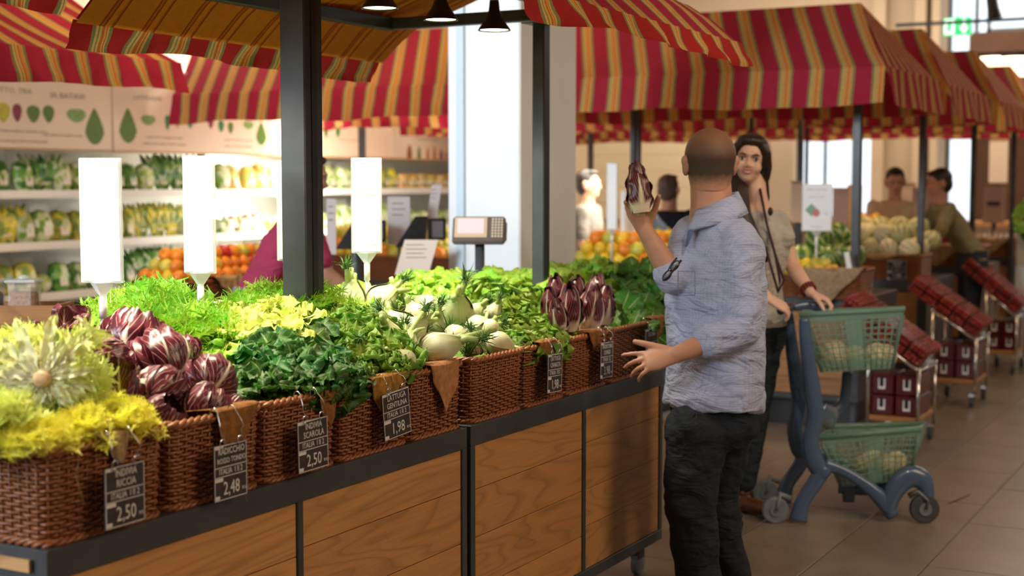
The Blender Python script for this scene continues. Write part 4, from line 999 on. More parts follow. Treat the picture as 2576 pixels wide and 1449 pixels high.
for k, (px, py, x) in enumerate(((185, 820, -2.63), (205, 812, -2.63), (105, 850, -2.66), (160, 815, -2.6), (215, 960, -2.27), (300, 950, -2.22))):
    p = atx(px, py, x); o = inst('loose_radicchio_scrap', lm_[k % 3], None, p-V((0, 0, .04)), (R(60+k*9), 0, k*1.4), .85); tag(o, 'loose crinkled red radicchio leaf on the pile, %s' % ('tip standing up at far left' if k == 2 else ordn(k)+' of the loose ones'), 'leaf', 'loose radicchio leaves')
# escarole, dark green with pale hearts
place('dark', [(690, 885, -2.27, .95), (750, 900, -2.21, .95), (815, 915, -2.17, .8), (672, 935, -2.2, .66), (728, 945, -2.15, .62), (790, 945, -2.13, .6), (625, 865, -2.42, .8), (765, 845, -2.34, 1.0, (.2, -.2, 1)), (850, 935, -2.13, .52), (655, 900, -2.28, .7)],
      'escarole', 'dark green escarole head in the third basket, {} from the left', 'escarole', 'escarole heads', 20, .92, (75, -2), seed=3, ax=(.2, -.3, .95), drop=.07)
place('yellow', [(560, 845, -2.52, .8), (615, 835, -2.45), (675, 850, -2.4), (640, 800, -2.55), (700, 800, -2.5)], 'blanched_escarole', 'blanched yellow escarole heart lying behind the dark leaves, {} from the left', 'escarole', 'yellow escarole hearts', 22, .9, (80, 5), seed=4)
# curly gentilina lettuce
place('curly', [(880, 830, -2.3), (960, 865, -2.2), (905, 885, -2.18, .8), (820, 790, -2.42), (740, 770, -2.55), (965, 900, -2.14, .6), (860, 870, -2.28), (800, 840, -2.36), (900, 800, -2.4, .8), (880, 920, -2.14, .5), (935, 830, -2.3)],
      'gentilina_lettuce', 'curly green gentilina lettuce in the fourth basket, {} from the left', 'lettuce', 'gentilina lettuces', 24, .88, (78, 0), seed=5, ax=(.2, -.25, .95), drop=.06)
place('curly', [(700, 755, -2.68, 1, (0, 0, 1), 'fgreen'), (760, 760, -2.6, 1, (0, 0, 1), 'fgreen'), (660, 780, -2.62, 1, (0, 0, 1), 'midfr'), (800, 770, -2.5, .8, (0, 0, 1), 'fgreen')], 'endive', 'frilly green endive head by the foot of the dark post, {} from the left', 'endive', 'frilly endives by the post', 30, 1.0, (80, -5), seed=6)
# rear left: bright yellow green frilly heads
place('midfr', [(330, 800, -2.78), (380, 775, -2.82), (430, 790, -2.75), (400, 830, -2.62), (450, 830, -2.6), (340, 765, -2.9), (480, 850, -2.55), (300, 840, -2.7)], 'endive', 'bright frilly endive head behind the round radicchio, {} from the left', 'endive', 'frilly endives behind the radicchio', 30, 1.0, (80, -5), seed=7)
place('bright', [(440, 855, -2.56, .8), (500, 860, -2.52, .8), (520, 900, -2.42, .7)], 'lettuce', 'bright green lettuce leaning on the radicchio pile, {} from the left', 'lettuce', 'lettuces right of the radicchio', 16, .9, (70, 5), seed=8)
# middle rear: bright lettuces up to the chicory
place('bright', [(860, 730, -2.78), (930, 740, -2.72), (1000, 725, -2.72), (1060, 700, -2.8, 1, (0, .1, 1)), (1120, 715, -2.72), (1180, 700, -2.75), (1060, 740, -2.62), (1130, 745, -2.6), (1240, 705, -2.7), (1300, 690, -2.72), (1200, 735, -2.58), (1350, 695, -2.62), (1400, 690, -2.6), (1270, 725, -2.58),
      (1420, 670, -2.72), (1480, 680, -2.6), (1335, 720, -2.52), (840, 760, -2.68), (1180, 690, -2.88, .8, (0, 0, 1), 'dark'), (1070, 690, -2.86), (1390, 725, -2.5), (1230, 690, -2.82), (1480, 665, -2.75)],
      'lettuce', 'bright yellow green lettuce in the rear row, {} from the left', 'lettuce', 'bright lettuces of the rear row', 20, .88, (72, -12), seed=9, drop=.07)
# canasta lettuce
place('butter', [(1260, 755, -2.42), (1310, 790, -2.33), (1355, 830, -2.22), (1290, 830, -2.25), (1240, 790, -2.38), (1330, 750, -2.42), (1375, 850, -2.14, .8), (1300, 860, -2.15, .8), (1345, 860, -2.14, .8), (1380, 800, -2.3, .9), (1230, 740, -2.5), (1335, 805, -2.3)],
      'canasta_lettuce', 'yellow green canasta lettuce with crisp cupped leaves, {} from the left', 'lettuce', 'canasta lettuces', 26, 1.05, (88, -10), seed=10, ax=(.3, -.3, .9), drop=.05)
# chicory / romaine beside the man
place('rom', [(1560, 690, -2.62), (1600, 670, -2.6), (1640, 680, -2.5), (1590, 720, -2.42), (1635, 735, -2.35), (1600, 770, -2.25), (1640, 780, -2.2), (1560, 760, -2.3), (1540, 715, -2.5), (1585, 805, -2.14, .8), (1530, 680, -2.7, .9), (1665, 720, -2.3, .9), (1630, 800, -2.14, .7)],
      'chicory', 'dark leafy chicory head next to the man, {} from the left', 'chicory', 'dark chicory heads', 18, .78, (72, -30), seed=11, ax=(.2, -.3, 1), drop=.10)
# long radicchio standing upright
def longrad(seed):
    rnd = random.Random(seed); out = []
    for k in range(7):
        az0 = k*GA; span = .95; rr = .030+.0022*k; H = .17-.006*k; ph = rnd.uniform(0, 6)
        def fn(s, t):
            u = 2*s-1; a = az0+u*span*(1-.15*t); prof = sin(pi*min(1, .17+.78*t**1.1))**.5; q = rr*prof*(1+.05*noise.noise(V((a*3, t*4, seed))))+.005*abs(u)**3*sin(t*16+ph)
            return (q*cos(a), q*sin(a), t*H)
        m = MB(); m.grid(fn, 10, 16); out.append(m.mesh('leaf', M['radic_l'], True))
    m = MB(); m.lathe([(0, -.012), (.011, -.012), (.014, .0), (.012, .012), (0, .014)], 10); out.append(m.mesh('stem', M['cut'], True)); return out
LR = [longrad(s) for s in range(3)]
def lrad(label, loc, axis, sc, k, grp='long radicchio heads', sx=1.0):
    t = thing('long_radicchio', label, 'radicchio', loc, group=grp); t.rotation_mode = 'QUATERNION'; t.rotation_quaternion = aim(axis, k*1.1); t.scale = (sc*sx, sc*sx, sc)
    for i, me in enumerate(LR[k % 3]): inst('leaf' if i < 7 else 'stem', me, t)
    return t
os_ = []
for k, (px, py, x, sc, ax) in enumerate(((1388, 815, -2.24, .80, (.0, -.15, 1)), (1432, 830, -2.16, 1.0, (.05, -.1, 1)), (1478, 828, -2.15, 1.0, (.1, .1, 1)), (1512, 818, -2.17, .9, (.05, .22, 1)), (1450, 800, -2.3, .95, (0, 0, 1)), (1410, 830, -2.16, .7, (-.05, -.3, 1)), (1500, 790, -2.3, .95, (0, .1, 1)), (1400, 790, -2.35, .9, (0, -.1, 1)))):
    os_.append(lrad('', atx(px, py, x), ax, sc, k, sx=1.2))
autolabel(os_, 'upright long dark red radicchio with white ribs in the basket, {} from the left', 'radicchio', 'long radicchio heads')
# fennel
def frond_mesh(seed):
    rnd = random.Random(seed); m = MB()
    for k in range(70):
        a = rnd.uniform(0, 6.28); el = rnd.uniform(.2, 1.4); ln = rnd.uniform(.03, .065); b = V((rnd.uniform(-.012, .012), rnd.uniform(-.012, .012), rnd.uniform(0, .03)))
        d = V((cos(a)*cos(el), sin(a)*cos(el), sin(el)))*ln; s = V((-sin(a), cos(a), 0))*.0016
        m.add([b-s, b+s, b+d*.6+s+V((0, 0, -.004)), b+d*.6-s+V((0, 0, -.004)), b+d+V((0, 0, -.012))], [(0, 1, 2, 3), (3, 2, 4)])
    return m.mesh('frond', M['frond'])
FR = [frond_mesh(s) for s in range(3)]
def fennel_mesh(seed):
    rnd = random.Random(seed); rid = lambda a, t: 1+.032*sin(a*11+seed)
    m = MB(); prof = [(.0, 0), (.022, .001), (.040, .012), (.052, .032), (.053, .052), (.044, .074), (.031, .092), (.022, .106), (.018, .115)]
    m.lathe(prof, 40, ridge=rid); 
    m.v = [(x, y*.74, z) for x, y, z in m.v]
    b = m.mesh('bulb', M['bulb'], True)
    sh = []
    for k in (-1, 1):
        q = MB()
        def fn(s, t):
            u = 2*s-1; i = t*(len(prof)-1.001); j = int(i); r = prof[j][0]+(prof[j+1][0]-prof[j][0])*(i-j); z = prof[j][1]+(prof[j+1][1]-prof[j][1])*(i-j); a = (0 if k > 0 else pi)+u*1.25*(1-.5*t); r = r*1.05+.002+.004*abs(u)**6
            return (r*cos(a), r*sin(a)*.76, z+.001)
        q.grid(fn, 12, 12); sh.append(q.mesh('sheath', M['bulb'], True))
    st_ = []
    for k in (-1, 0, 1):
        q = MB(); ln = rnd.uniform(.012, .04)*(3.2 if seed == 0 and k == 0 else 1); q.tube([(k*.012, 0, .095), (k*.022, .003, .125), (k*(.03+ln*.28), .006*k, .115+ln)], [.013, .010, .0075], 10); st_.append((q.mesh('stalk', M['stalk'], True), V((k*(.03+ln*.28), .006*k, .115+ln))))
    return b, sh, st_
FM = [fennel_mesh(s) for s in range(4)]
def fennel(label, px, py, x, ax, sc, k, grp='fennel bulbs'):
    p = atx(px, py, x); t = thing('fennel_bulb', label, 'fennel', p-V(ax).normalized()*.05*sc, group=grp); t.rotation_mode = 'QUATERNION'; t.rotation_quaternion = aim(ax, k*.8); t.scale = (sc*.97,)*3
    b, sh, st_ = FM[k % 4]; inst('bulb', b, t)
    for me in sh: inst('sheath', me, t)
    for i, (me, tip) in enumerate(st_):
        s_ = inst('stalk', me, t); s_['label'] = 'green stalk'
        if (i+k) % 3 == 0: inst('frond', FR[k % 3], s_, tip-V((0, 0, .01)), None, .9, kind='stuff')
    return t
fennel('big striped fennel bulb lying over the rim with its long stalk pointing right', 1105, 872, -2.14, (.55, .75, .22), 1.12, 0)
fl = []
for k, (px, py, x, ax, sc) in enumerate(((1150, 780, -2.40, (.3, -.4, .6), 1.1), (1205, 832, -2.28, (.4, .9, .2), .95), (1010, 825, -2.36, (-.5, -.2, .5), 1.05), (1075, 770, -2.52, (-.7, -.5, .35), 1.0), (955, 755, -2.62, (.4, .5, .5), 1.05), (885, 750, -2.66, (0, 0, 1), 1.0), (1255, 868, -2.15, (.5, .5, -.3), .85),
       (1008, 905, -2.14, (-.3, -.5, .3), .8), (940, 800, -2.48, (.3, -.4, .3), .9), (1040, 835, -2.30, (.3, .6, .6), .9), (1185, 795, -2.38, (.3, .4, .4), .85), (1150, 850, -2.22, (.2, .4, -.6), .85), (1050, 800, -2.42, (-.4, .2, .4), .95), (1230, 830, -2.24, (-.5, .5, .3), .7), (985, 850, -2.24, (-.2, -.3, .8), .95), (1015, 865, -2.2, (0, .5, .4), .8), (1095, 825, -2.32, (.3, -.2, .7), .9), (540, 800, -2.80, (.4, .5, .4), 1.1), (1240, 790, -2.36, (.3, .2, .7), .7), (1190, 870, -2.16, (.3, -.6, .4), .75))):
    fl.append(fennel('', px, py, x, ax, sc, k+1))
autolabel(fl, 'white fennel bulb in the fennel heap, {} from the left', 'fennel', 'fennel bulbs')
fr_ = MB()
for k, (px, py, x) in enumerate(((1085, 775, -2.5), (1100, 800, -2.4), (1060, 820, -2.32), (1190, 780, -2.4), (1130, 835, -2.26), (1010, 870, -2.22), (1170, 885, -2.14), (1040, 890, -2.15), (1110, 770, -2.5), (1290, 880, -2.13), (990, 790, -2.5), (1160, 860, -2.2), (1110, 790, -2.45))):
    p = atx(px, py, x); o = inst('fennel_frond', FR[k % 3], None, p-V((0, 0, .025)), (R(20*((k % 3)-1)), 0, k), 1.2); tag(o, 'feathery dark fennel frond between the bulbs, %s in the heap' % ordn(k), 'fennel frond', 'fennel fronds', 'stuff')
# leafy bedding that fills the heaps
def bed(pts, m_, label, kk):
    lv = LM[kk]; 
    for i, (y0, y1) in enumerate(pts):
        root = thing('leaf_bed', label % ordn(i), 'leaves', (-2.5, (y0+y1)/2, ZT+.16), group='leaf beds under the heaps')
        m = MB(); rnd = random.Random(i)
        m.grid(lambda s, q: (-.40+.72*q+.0, (s-.5)*(y1-y0), .20-.24*q*q+.03*noise.noise(V((s*6, q*8, i)))), 20, 20, lambda s, q: (.9, .9)); m.obj('leaves', m_, root, True)
bed([(1.96, 2.34)], M['lf_yellow'], 'pale leaves under the endive heap', 'frise') if False else None
for i, (y0, y1, mm, nm) in enumerate(((1.93, 2.30, 'lf_mid', 'endive heap'), (2.30, 2.62, 'radic', 'radicchio pile'), (2.62, 3.20, 'lf_dark', 'escarole heap'), (3.20, 3.54, 'lf_mid', 'fennel heap'), (3.58, 4.1, 'lf_butter', 'canasta heap'), (4.1, 5.0, 'lf_rom', 'chicory heap'))):
    root = thing('leaf_bed', 'crushed leaves lying under the '+nm, 'leaves', (-2.5, (y0+y1)/2, ZT+.15), group='leaf beds under the heaps')
    m = MB(); m.grid(lambda s, q: (-.40+.70*q, (s-.5)*(y1-y0)+.02, .17-.17*q*q+.03*noise.noise(V((s*6, q*8, i)))), 20, 20, lambda s, q: (.9, .9)); m.obj('leaves', M[mm], root, True, kind='stuff')

# ================================================================== CROSS ROW STALLS
ROWY = [8.49, 10.31, 12.25, 14.04]
def rowcab(label, x0, x1, y0, depth=.95, zt=.80, planks=3):
    t = thing('counter_cabinet', label, 'counter', ((x0+x1)/2, y0+depth/2, 0), group='oak counters of the cross rows'); L = t.location
    def B(n, a, b, m_, par=t): return bx(n, V(a)-L, V(b)-L, m_, par, .002)
    B('top_frame', (x0, y0, zt-.085), (x1, y0+depth, zt), M['steel']); B('bottom_frame', (x0, y0, .17), (x1, y0+.04, .205), M['steel'])
    for x in (x0, x1-.07): B('upright', (x, y0, .205), (x+.07, y0+.05, zt-.085), M['steel'])
    B('side_panel', (x1-.03, y0+.05, .17), (x1-.005, y0+depth, zt-.085), M['steel']); B('plinth', (x0+.08, y0+.10, 0), (x1-.08, y0+depth-.1, .17), M['black'])
    pn = B('panel', (x0+.07, y0+.02, .205), (x1-.07, y0+.028, zt-.085), M['wood_dark']); n = 5; hh = (zt-.085-.205)/n
    for k in range(n):
        me = MB().bb((-(x1-x0-.14)/2+.001, 0, -hh/2+.0015), ((x1-x0-.14)/2-.001, .010, hh/2-.0015), .001).mesh('plank', M['oak_x'], False)
        inst('plank', me, pn, V(((x0+x1)/2, y0+.010, .205+hh*(k+.5)))-L)
    return t
RN = ['nearest cross row', 'second cross row', 'third cross row', 'farthest cross row']
for k in range(4):
    xr = -2.25; i = 0
    while xr > (-6.6 if k == 0 else -5.2):
        rowcab('oak panelled stall counter in the %s, %s from its right end' % (RN[k], ordn(i)), xr-1.22, xr, ROWY[k]); xr -= 1.235; i += 1
# left stall counter with fruit baskets, and the tray of jars
rowm = cabinet('low oak counter of the left stall under the fruit baskets', 3.6, 7.2, [4.8, 6.0], -6.1, -5.15, .79)
sc_ = thing('side_table', 'pale wooden side table at the left edge carrying the jar tray', 'table', (-4.05, 3.75, 0)); 
bx('table_top', (-.30, -.75, .97), (.30, .55, 1.0), M['oak_x'], sc_, .004)
for a in (-.26, .26):
    for b in (-.7, .5): bx('leg', (a-.02, b-.02, 0), (a+.02, b+.02, .97), M['oak_x'], sc_)
pj = atd(60, 770, 5.1)
tr = thing('wooden_tray', 'long pale wooden tray holding the jars at left', 'tray', (pj.x, pj.y, 1.0), (0, 0, R(28.6)))
a0 = -.55; bx('tray_front', (a0, -.07, 0), (.14, -.055, .065), M['oak_x'], tr); bx('tray_back', (a0, .12, 0), (.14, .135, .065), M['oak_x'], tr); bx('tray_end', (.125, -.055, 0), (.14, .12, .065), M['oak_x'], tr); bx('tray_bottom', (a0, -.055, 0), (.125, .12, .045), M['oak_x'], tr)
dry = [pm('dried_orange_mix', (.50, .20, .04), .8, 0, .6, 90, .8), pm('dark_tea', (.10, .05, .03), .8, 0, .6, 90, .8)]
for k, (px, mm) in enumerate(((62, 0), (-28, 1))):
    p = atd(px, 745, 5.08); t = thing('glass_jar', ['square glass jar full of orange dried spice, right one', 'square glass jar of dark dried leaves at the left edge'][k], 'jar', (p.x, p.y, 1.047), (0, 0, R(30)))
    MB().box((0, 0, .048), (.094, .094, .094), None, .01).obj('glass', M['glass'], t); MB().box((0, 0, .034), (.082, .082, .06), None, .01).obj('contents', dry[mm], t)
    MB().box((0, 0, .103), (.11, .11, .012), None, .004).obj('lid', M['clear'], t); MB().ball((0, 0, .115), (.02, .02, .01)).obj('knob', M['clear'], t)

# ------------------------------------------------------------------ fruit
def fruitmat(name, c1, c2, kind='noise', rough=.35, k=10):
    t = NT(name); t.val('Roughness', rough); c = t.add('ShaderNodeTexCoord'); sp = t.add('ShaderNodeSeparateXYZ'); t.L(c.outputs['UV'], sp.inputs[0]); nz = t.noise(t.coord('Object'), 14 if kind != 'net' else 60, 4)
    if kind == 'stripe': f = t.ramp(t.math('ADD', t.math('SINE', t.math('MULTIPLY', sp.outputs[0], 2*pi*k)), t.math('MULTIPLY', t.math('SUBTRACT', nz, .5), 2.4)), [(.2, (0,)*3), (.55, (1,)*3)])
    else: f = t.ramp(nz, [(.35, (0,)*3), (.65, (1,)*3)])
    g = t.mix(f, c1, c2); r = t.objrand(); t.col(t.mix(1.0, g, t.ramp(r, [(0, (.82,)*3), (1, (1.12,)*3)]), 'MULTIPLY')); t.bump(nz, .15, .004); return t.m
F = {'lemon': fruitmat('lemon_peel', (.88, .62, .04), (.80, .55, .03)), 'orange': fruitmat('orange_peel', (.85, .30, .02), (.78, .22, .02)), 'lime': fruitmat('pale_green_peel', (.48, .48, .06), (.62, .55, .08)), 'tomato': fruitmat('tomato_skin', (.62, .03, .02), (.50, .02, .015), rough=.22),
     'melon': fruitmat('melon_rind', (.62, .56, .28), (.22, .28, .10), 'stripe', .6, 10), 'melonp': fruitmat('pale_melon_rind', (.78, .70, .48), (.52, .52, .26), 'stripe', .6, 10), 'wmelon': fruitmat('watermelon_rind', (.05, .16, .03), (.34, .42, .12), 'stripe', .3, 9), 'green': fruitmat('green_peel', (.12, .28, .04), (.25, .42, .06)), 'gold': fruitmat('golden_peel', (.90, .45, .05), (.85, .55, .10)),
     'squash': fruitmat('squash_skin', (.74, .68, .46), (.66, .58, .36), rough=.5)}
def fmesh(kind, m_):
    m = MB()
    if kind == 'citrus': m.lathe([(0, -.036), (.012, -.034), (.026, -.024), (.032, 0), (.027, .022), (.013, .034), (.006, .040), (0, .041)], 14)
    elif kind == 'round': m.lathe([(0, -.033), (.018, -.031), (.033, -.014), (.036, .004), (.030, .023), (.014, .031), (.004, .029), (0, .028)], 14)
    elif kind == 'melon': m.lathe([(0, -.075), (.03, -.072), (.062, -.048), (.078, 0), (.064, .046), (.034, .070), (.008, .074), (0, .070)], 40, ridge=lambda a, t: 1-.05*abs(cos(a*5))**6)
    elif kind == 'big': m.lathe([(0, -.10), (.04, -.095), (.088, -.06), (.105, 0), (.088, .06), (.04, .095), (0, .10)], 24)
    elif kind == 'pepper': m.lathe([(0, -.045), (.018, -.044), (.030, -.02), (.036, .012), (.030, .034), (.012, .030), (0, .026)], 18, ridge=lambda a, t: 1+.12*cos(a*4)*t)
    me = m.mesh('flesh', m_, True)
    s = MB(); zt = {'citrus': .040, 'round': .028, 'melon': .071, 'big': .1, 'pepper': .027}[kind]; s.tube([(0, 0, zt-.004), (.002, 0, zt+.008), (.005, .001, zt+.014)], [.004, .003, .0035], 5); return me, s.mesh('stem', M['stalk'], True), {'citrus': .032, 'round': .034, 'melon': .076, 'big': .1, 'pepper': .034}[kind]
FX = {'lemon': fmesh('citrus', F['lemon']), 'orange': fmesh('round', F['orange']), 'lime': fmesh('round', F['lime']), 'tomato': fmesh('round', F['tomato']), 'melon': fmesh('melon', F['melon']), 'melonp': fmesh('melon', F['melonp']), 'wmelon': fmesh('big', F['wmelon']), 'green': fmesh('pepper', F['green']), 'gold': fmesh('pepper', F['gold']), 'red': fmesh('pepper', F['tomato']), 'squash': fmesh('melon', F['squash'])}
FN = {'lemon': ('lemon', 'yellow lemon'), 'orange': ('orange', 'orange fruit'), 'lime': ('green_apple', 'yellowish green apple'), 'tomato': ('tomato', 'red tomato'), 'melon': ('melon', 'green striped netted melon'), 'melonp': ('melon', 'pale ribbed melon'), 'wmelon': ('watermelon', 'dark green striped watermelon'), 'green': ('bell_pepper', 'green bell pepper'), 'gold': ('bell_pepper', 'golden orange bell pepper'), 'red': ('bell_pepper', 'red bell pepper'), 'squash': ('squash', 'pale cream squash')}
def fruit(kind, loc, rnd, sc=1.0):
    b, s, r = FX[kind]; t = thing(FN[kind][0], '', None, loc); t.rotation_euler = (rnd.uniform(-1.2, 1.2), rnd.uniform(-1.2, 1.2), rnd.uniform(0, 6)); t.scale = (sc,)*3; inst('flesh', b, t); inst('stem', s, t); return t
def pile(kinds, x0, x1, y0, y1, z, where, layers=2, seed=0, sc=1.0, pick=None, cat=None, gap=1.0):
    rnd = random.Random(seed); got = {}
    for l in range(layers):
        r = FX[kinds[0]][2]*sc*gap; nx = max(1, int((x1-x0-2*r*l)/(2*r))); ny = max(1, int((y1-y0-2*r*l*.7)/(2*r)))
        for i in range(nx):
            for j in range(ny):
                if l < layers-2 and 0 < j < ny-1 and 0 < i < nx-1: continue
                k = pick(rnd, i/nx) if pick else kinds[rnd.randrange(len(kinds))]
                x = (x0+x1)/2+(i-(nx-1)/2)*2*r+rnd.uniform(-.12, .12)*r; y = (y0+y1)/2+(j-(ny-1)/2)*2*r+rnd.uniform(-.12, .12)*r
                got.setdefault(k, []).append(fruit(k, (x, y, z+r/gap+l*r*1.45), rnd, sc))
    for k, os_ in got.items(): autolabel(os_, FN[k][1]+' '+where+', {} from the left', FN[k][0].replace('_', ' ').replace('bell ', ''), FN[k][1]+'s '+where)
bks = basket_mesh(.40, .36, .18, 12, 50, 1.6)
bkg = basket_mesh(.40, .36, .18, 12, 51, 1.6)
def rb(x, y, z, label, rot=pi/2): return basket(bks, label, (x, y, z), rot, 'wicker baskets of the far stalls')
def P8(px, py, y): return aty(px, py, y)
# left stall: oranges and yellow fruit
q0 = atx(550, 765, -5.25); 
for k, y in enumerate((6.0, 6.42, 6.84)): basket(bks, 'wicker basket of mixed citrus on the left stall, %s from the left' % ordn(k), (-5.36, y, .79), 0, 'baskets of the left stall')
pile(['orange', 'lemon', 'tomato'], -5.53, -5.2, 5.82, 7.0, .95, 'in the left stall baskets', 3, 4, 1.15, lambda r, f: r.choice(['orange', 'orange', 'lemon', 'tomato', 'lime']))
p = atx(530, 700, -5.2); 
def burl(label, x0, x1, y, z, drop, m_=M['burlap'], seed=0, tipx=.5):
    m = MB()
    def fn(s, q):
        x = x0+(x1-x0)*s; e = 1-abs(s-tipx)*1.3
        if q < .35: return (x, y+.16*(1-q/.35), z+.012*noise.noise(V((s*6, q*5, seed))))
        k = (q-.35)/.65; return (x+(tipx-s)*.2*k*(x1-x0), y-.008-.02*sin(s*12+seed)**2*k, z-drop*k*max(.25, e)+.01*sin(s*9))
    m.grid(fn, 20, 12); o = m.obj('burlap_cloth', m_, None, True); tag(o, label, 'cloth', 'burlap cloths of the stalls'); return o
b_ = burl('burlap cloth hanging over the basket edge below the oranges', -.11, .11, 0, 0, .12, seed=2); b_.rotation_euler = (0, 0, pi/2); b_.location = (-5.145, 6.15, .985)
# nearest cross row
y = ROWY[0]; cur = {}
yw = y+.20
for k, (px, lab_) in enumerate(((850, 'yellow fruit basket behind the dark post'), (1000, 'fruit basket behind the leaning notice'), (1110, 'fruit basket left of the white column'), (1500, 'basket of lemons right of the column'), (1620, 'fruit basket behind the raised hand'), (1760, 'fruit basket hidden behind the man head'), (1960, 'basket of watermelons behind the woman'))):
    p = P8(px, 600, yw); rb(p.x, yw, .80, lab_)
xa = P8(815, 600, yw).x; xb = P8(1140, 600, yw).x
pile(['lemon'], xa, xb, y+.02, y+.62, .95, 'beyond the lettuces left of the column', 3, 8, 1.45, lambda r, f: r.choice(['lemon', 'lemon', 'lime', 'lime', 'orange']) if f < .95 else 'tomato')
xa = P8(1462, 600, yw).x; xb = P8(1720, 600, yw).x
pile(['lemon'], xa, xb, y+.02, y+.66, .95, 'right of the column', 3, 9, 1.45, lambda r, f: r.choice(['lemon', 'lemon', 'lemon', 'lime', 'orange']))
xc_ = P8(1575, 660, y-.1)
xa = P8(1985, 600, yw).x; xb = P8(2150, 600, yw).x
pile(['wmelon'], xa-.1, xb, y+.12, y+.9, .93, 'on the nearest cross row', 2, 12, .92, lambda r, f: r.choice(['wmelon', 'wmelon', 'melon']), gap=.95)
pile(['lemon'], xa+.0, xb-.05, y-.02, y+.14, .93, 'in front of the watermelons', 2, 13, 1.0, lambda r, f: r.choice(['lemon', 'lime', 'gold']))
pile(['green'], xa-.15, xb-.25, y+.85, y+1.1, 1.08, 'behind the watermelons', 2, 14, 1.2)
# burlap covered basket at the corner, hanging low
p0 = P8(2000, 670, y-.06); p1_ = P8(2158, 670, y-.06)
rb((p0.x+p1_.x)/2, y+.14, .80, 'basket wrapped in burlap at the right corner of the nearest cross row')
burl('wide burlap cloth draped over the corner basket above the trolley', p0.x-.02, p1_.x+.03, y-.05, .985, .23, pm('burlap_wide', (.40, .30, .18), .95, 0, .35, 50, .6), 5, .45)
p = P8(2135, 665, y)
o = MB().box((0, 0, 0), (.03, .008, .15)).obj('price_stick', M['white'], None, loc=p, rot=(0, -.2, 0)); tag(o, 'small leaning white price stick on the corner basket', 'sign')
stemsign('white poster sign with green and red fruit print above the watermelons', 2016, 2092, 462, 582, 0, R(8), .95, pic=True, yplane=y+.1)
stemsign('narrow tall white sign left of the raised radicchio', 1525, 1553, 410, 578, 0, R(10), .95, yplane=y+.05, txt=None)
stemsign('second narrow white sign behind the raised hand', 1560, 1600, 480, 600, 0, R(10), .95, yplane=y+.3)
stemsign('beige narrow sign in front of the man in dark clothes', 1677, 1704, 478, 580, 0, R(5), .95, yplane=9.9)
# second cross row: baskets of melons
y = ROWY[1]; yw = y+.2
lab3 = ['wicker basket of melons with a chalk tag, at the right corner of the second row', 'wicker basket of melons left of the tagged one', 'third melon basket from the corner of the second row']
for k, px in enumerate((2262, 2150, 2030)):
    p = P8(px, 690, y+.19); basket(basket_mesh(.40, .36, .185, 12, 60, 1.6) if k == 0 else bkg, lab3[k], (p.x, y+.19, .80), pi/2, 'baskets of the second cross row')
p = P8(2257, 679, y-.002); t = thing('price_tag', 'chalk price tag on the melon basket of the second row', 'price tag', (p.x, y-.012, p.z), (0, 0, -pi/2), 'chalkboard price tags'); tagface(t, ['MELONE', 'ITALIA', 'I 2', '1,98'], .14, .14)
x0 = P8(2075, 600, y+.2).x; x1 = P8(2335, 600, y+.2).x
pile(['melonp'], x1-.66, x1+.0, y+.02, y+.5, .945, 'in the front of the second row', 2, 21, 1.0, lambda r, f: 'melonp' if r.random() < .75 else 'melon', gap=.95)
pile(['melon'], x0, x1-.02, y+.42, y+.9, .985, 'in the back of the second row', 2, 22, 1.0, lambda r, f: r.choice(['melon', 'melonp', 'melon']), gap=.95)
xg0 = P8(2100, 560, y+.95).x; xg1 = P8(2230, 560, y+.95).x
pile(['gold'], xg0, xg1, y+.9, y+1.15, 1.09, 'behind the melons', 2, 23, 1.4, lambda r, f: r.choice(['gold', 'orange']))
burl('burlap cloth between the melon basket and the third row', P8(2335, 640, ROWY[2]-.05).x, P8(2440, 640, ROWY[2]-.05).x, ROWY[2]-.05, .99, .20, M['burlap'], 8, .2)
burl('burlap cloth edge under the melons', x1-.62, x1-.02, y-.004, .99, .035, M['burlap'], 9, .5)
# third row: punnets of red fruit, a basket
redm = greens('red_berries', [(.36, .012, .010), (.25, .008, .008), (.48, .03, .02), (.32, .01, .012)], 60, .25)
film2 = pm('punnet_film', (.22, .12, .11), .08, 0, alpha=.12)
def punnet_mesh():
    m = MB(); rnd = random.Random(3)
    for i in range(4):
        for j in range(3):
            for l in range(2): m.ball((-.036+.024*i+rnd.uniform(-.003, .003), -.026+.026*j, .016+.022*l), .0145, 7, 5)
    return m.mesh('berries', redm, True), MB().box((0, 0, .024), (.108, .086, .05), None, .008).mesh('tub', film2, False), MB().box((0, 0, .052), (.113, .09, .005), None, .002).mesh('lid', film2, False)
PN = punnet_mesh()
def punnet(loc, rot=(0, 0, 0), sc=1): 
    t = thing('punnet', '', None, loc, rot); t.scale = (sc,)*3; inst('berries', PN[0], t); inst('tub', PN[1], t); inst('lid', PN[2], t); return t
y = ROWY[2]; x0 = P8(2320, 600, y+.2).x; x1 = P8(2432, 600, y+.2).x; os_ = []
for l in range(3):
    for i in range(5):
        for j in range(3-l//2): os_.append(punnet((x0+(x1-x0)*(i+.5)/5, y+.12+.11*j, .985+l*.065), sc=1.1))
autolabel(os_, 'punnet of red tomatoes stacked on the third row counter, {} from the left', 'punnet', 'red punnets on the third row')
for k, px in enumerate((2345, 2420)): rb(P8(px, 640, y+.19).x, y+.19, .80, 'wicker basket under the red punnets, %s' % ['left one', 'right one'][k])
y = ROWY[3]; 
burl('burlap cloth hanging on the farthest row counter', P8(2455, 640, y-.04).x, P8(2545, 640, y-.04).x, y-.04, .98, .14, M['burlap'], 11, .4)
rb(P8(2510, 640, y+.19).x, y+.19, .80, 'wicker basket on the farthest row'); 
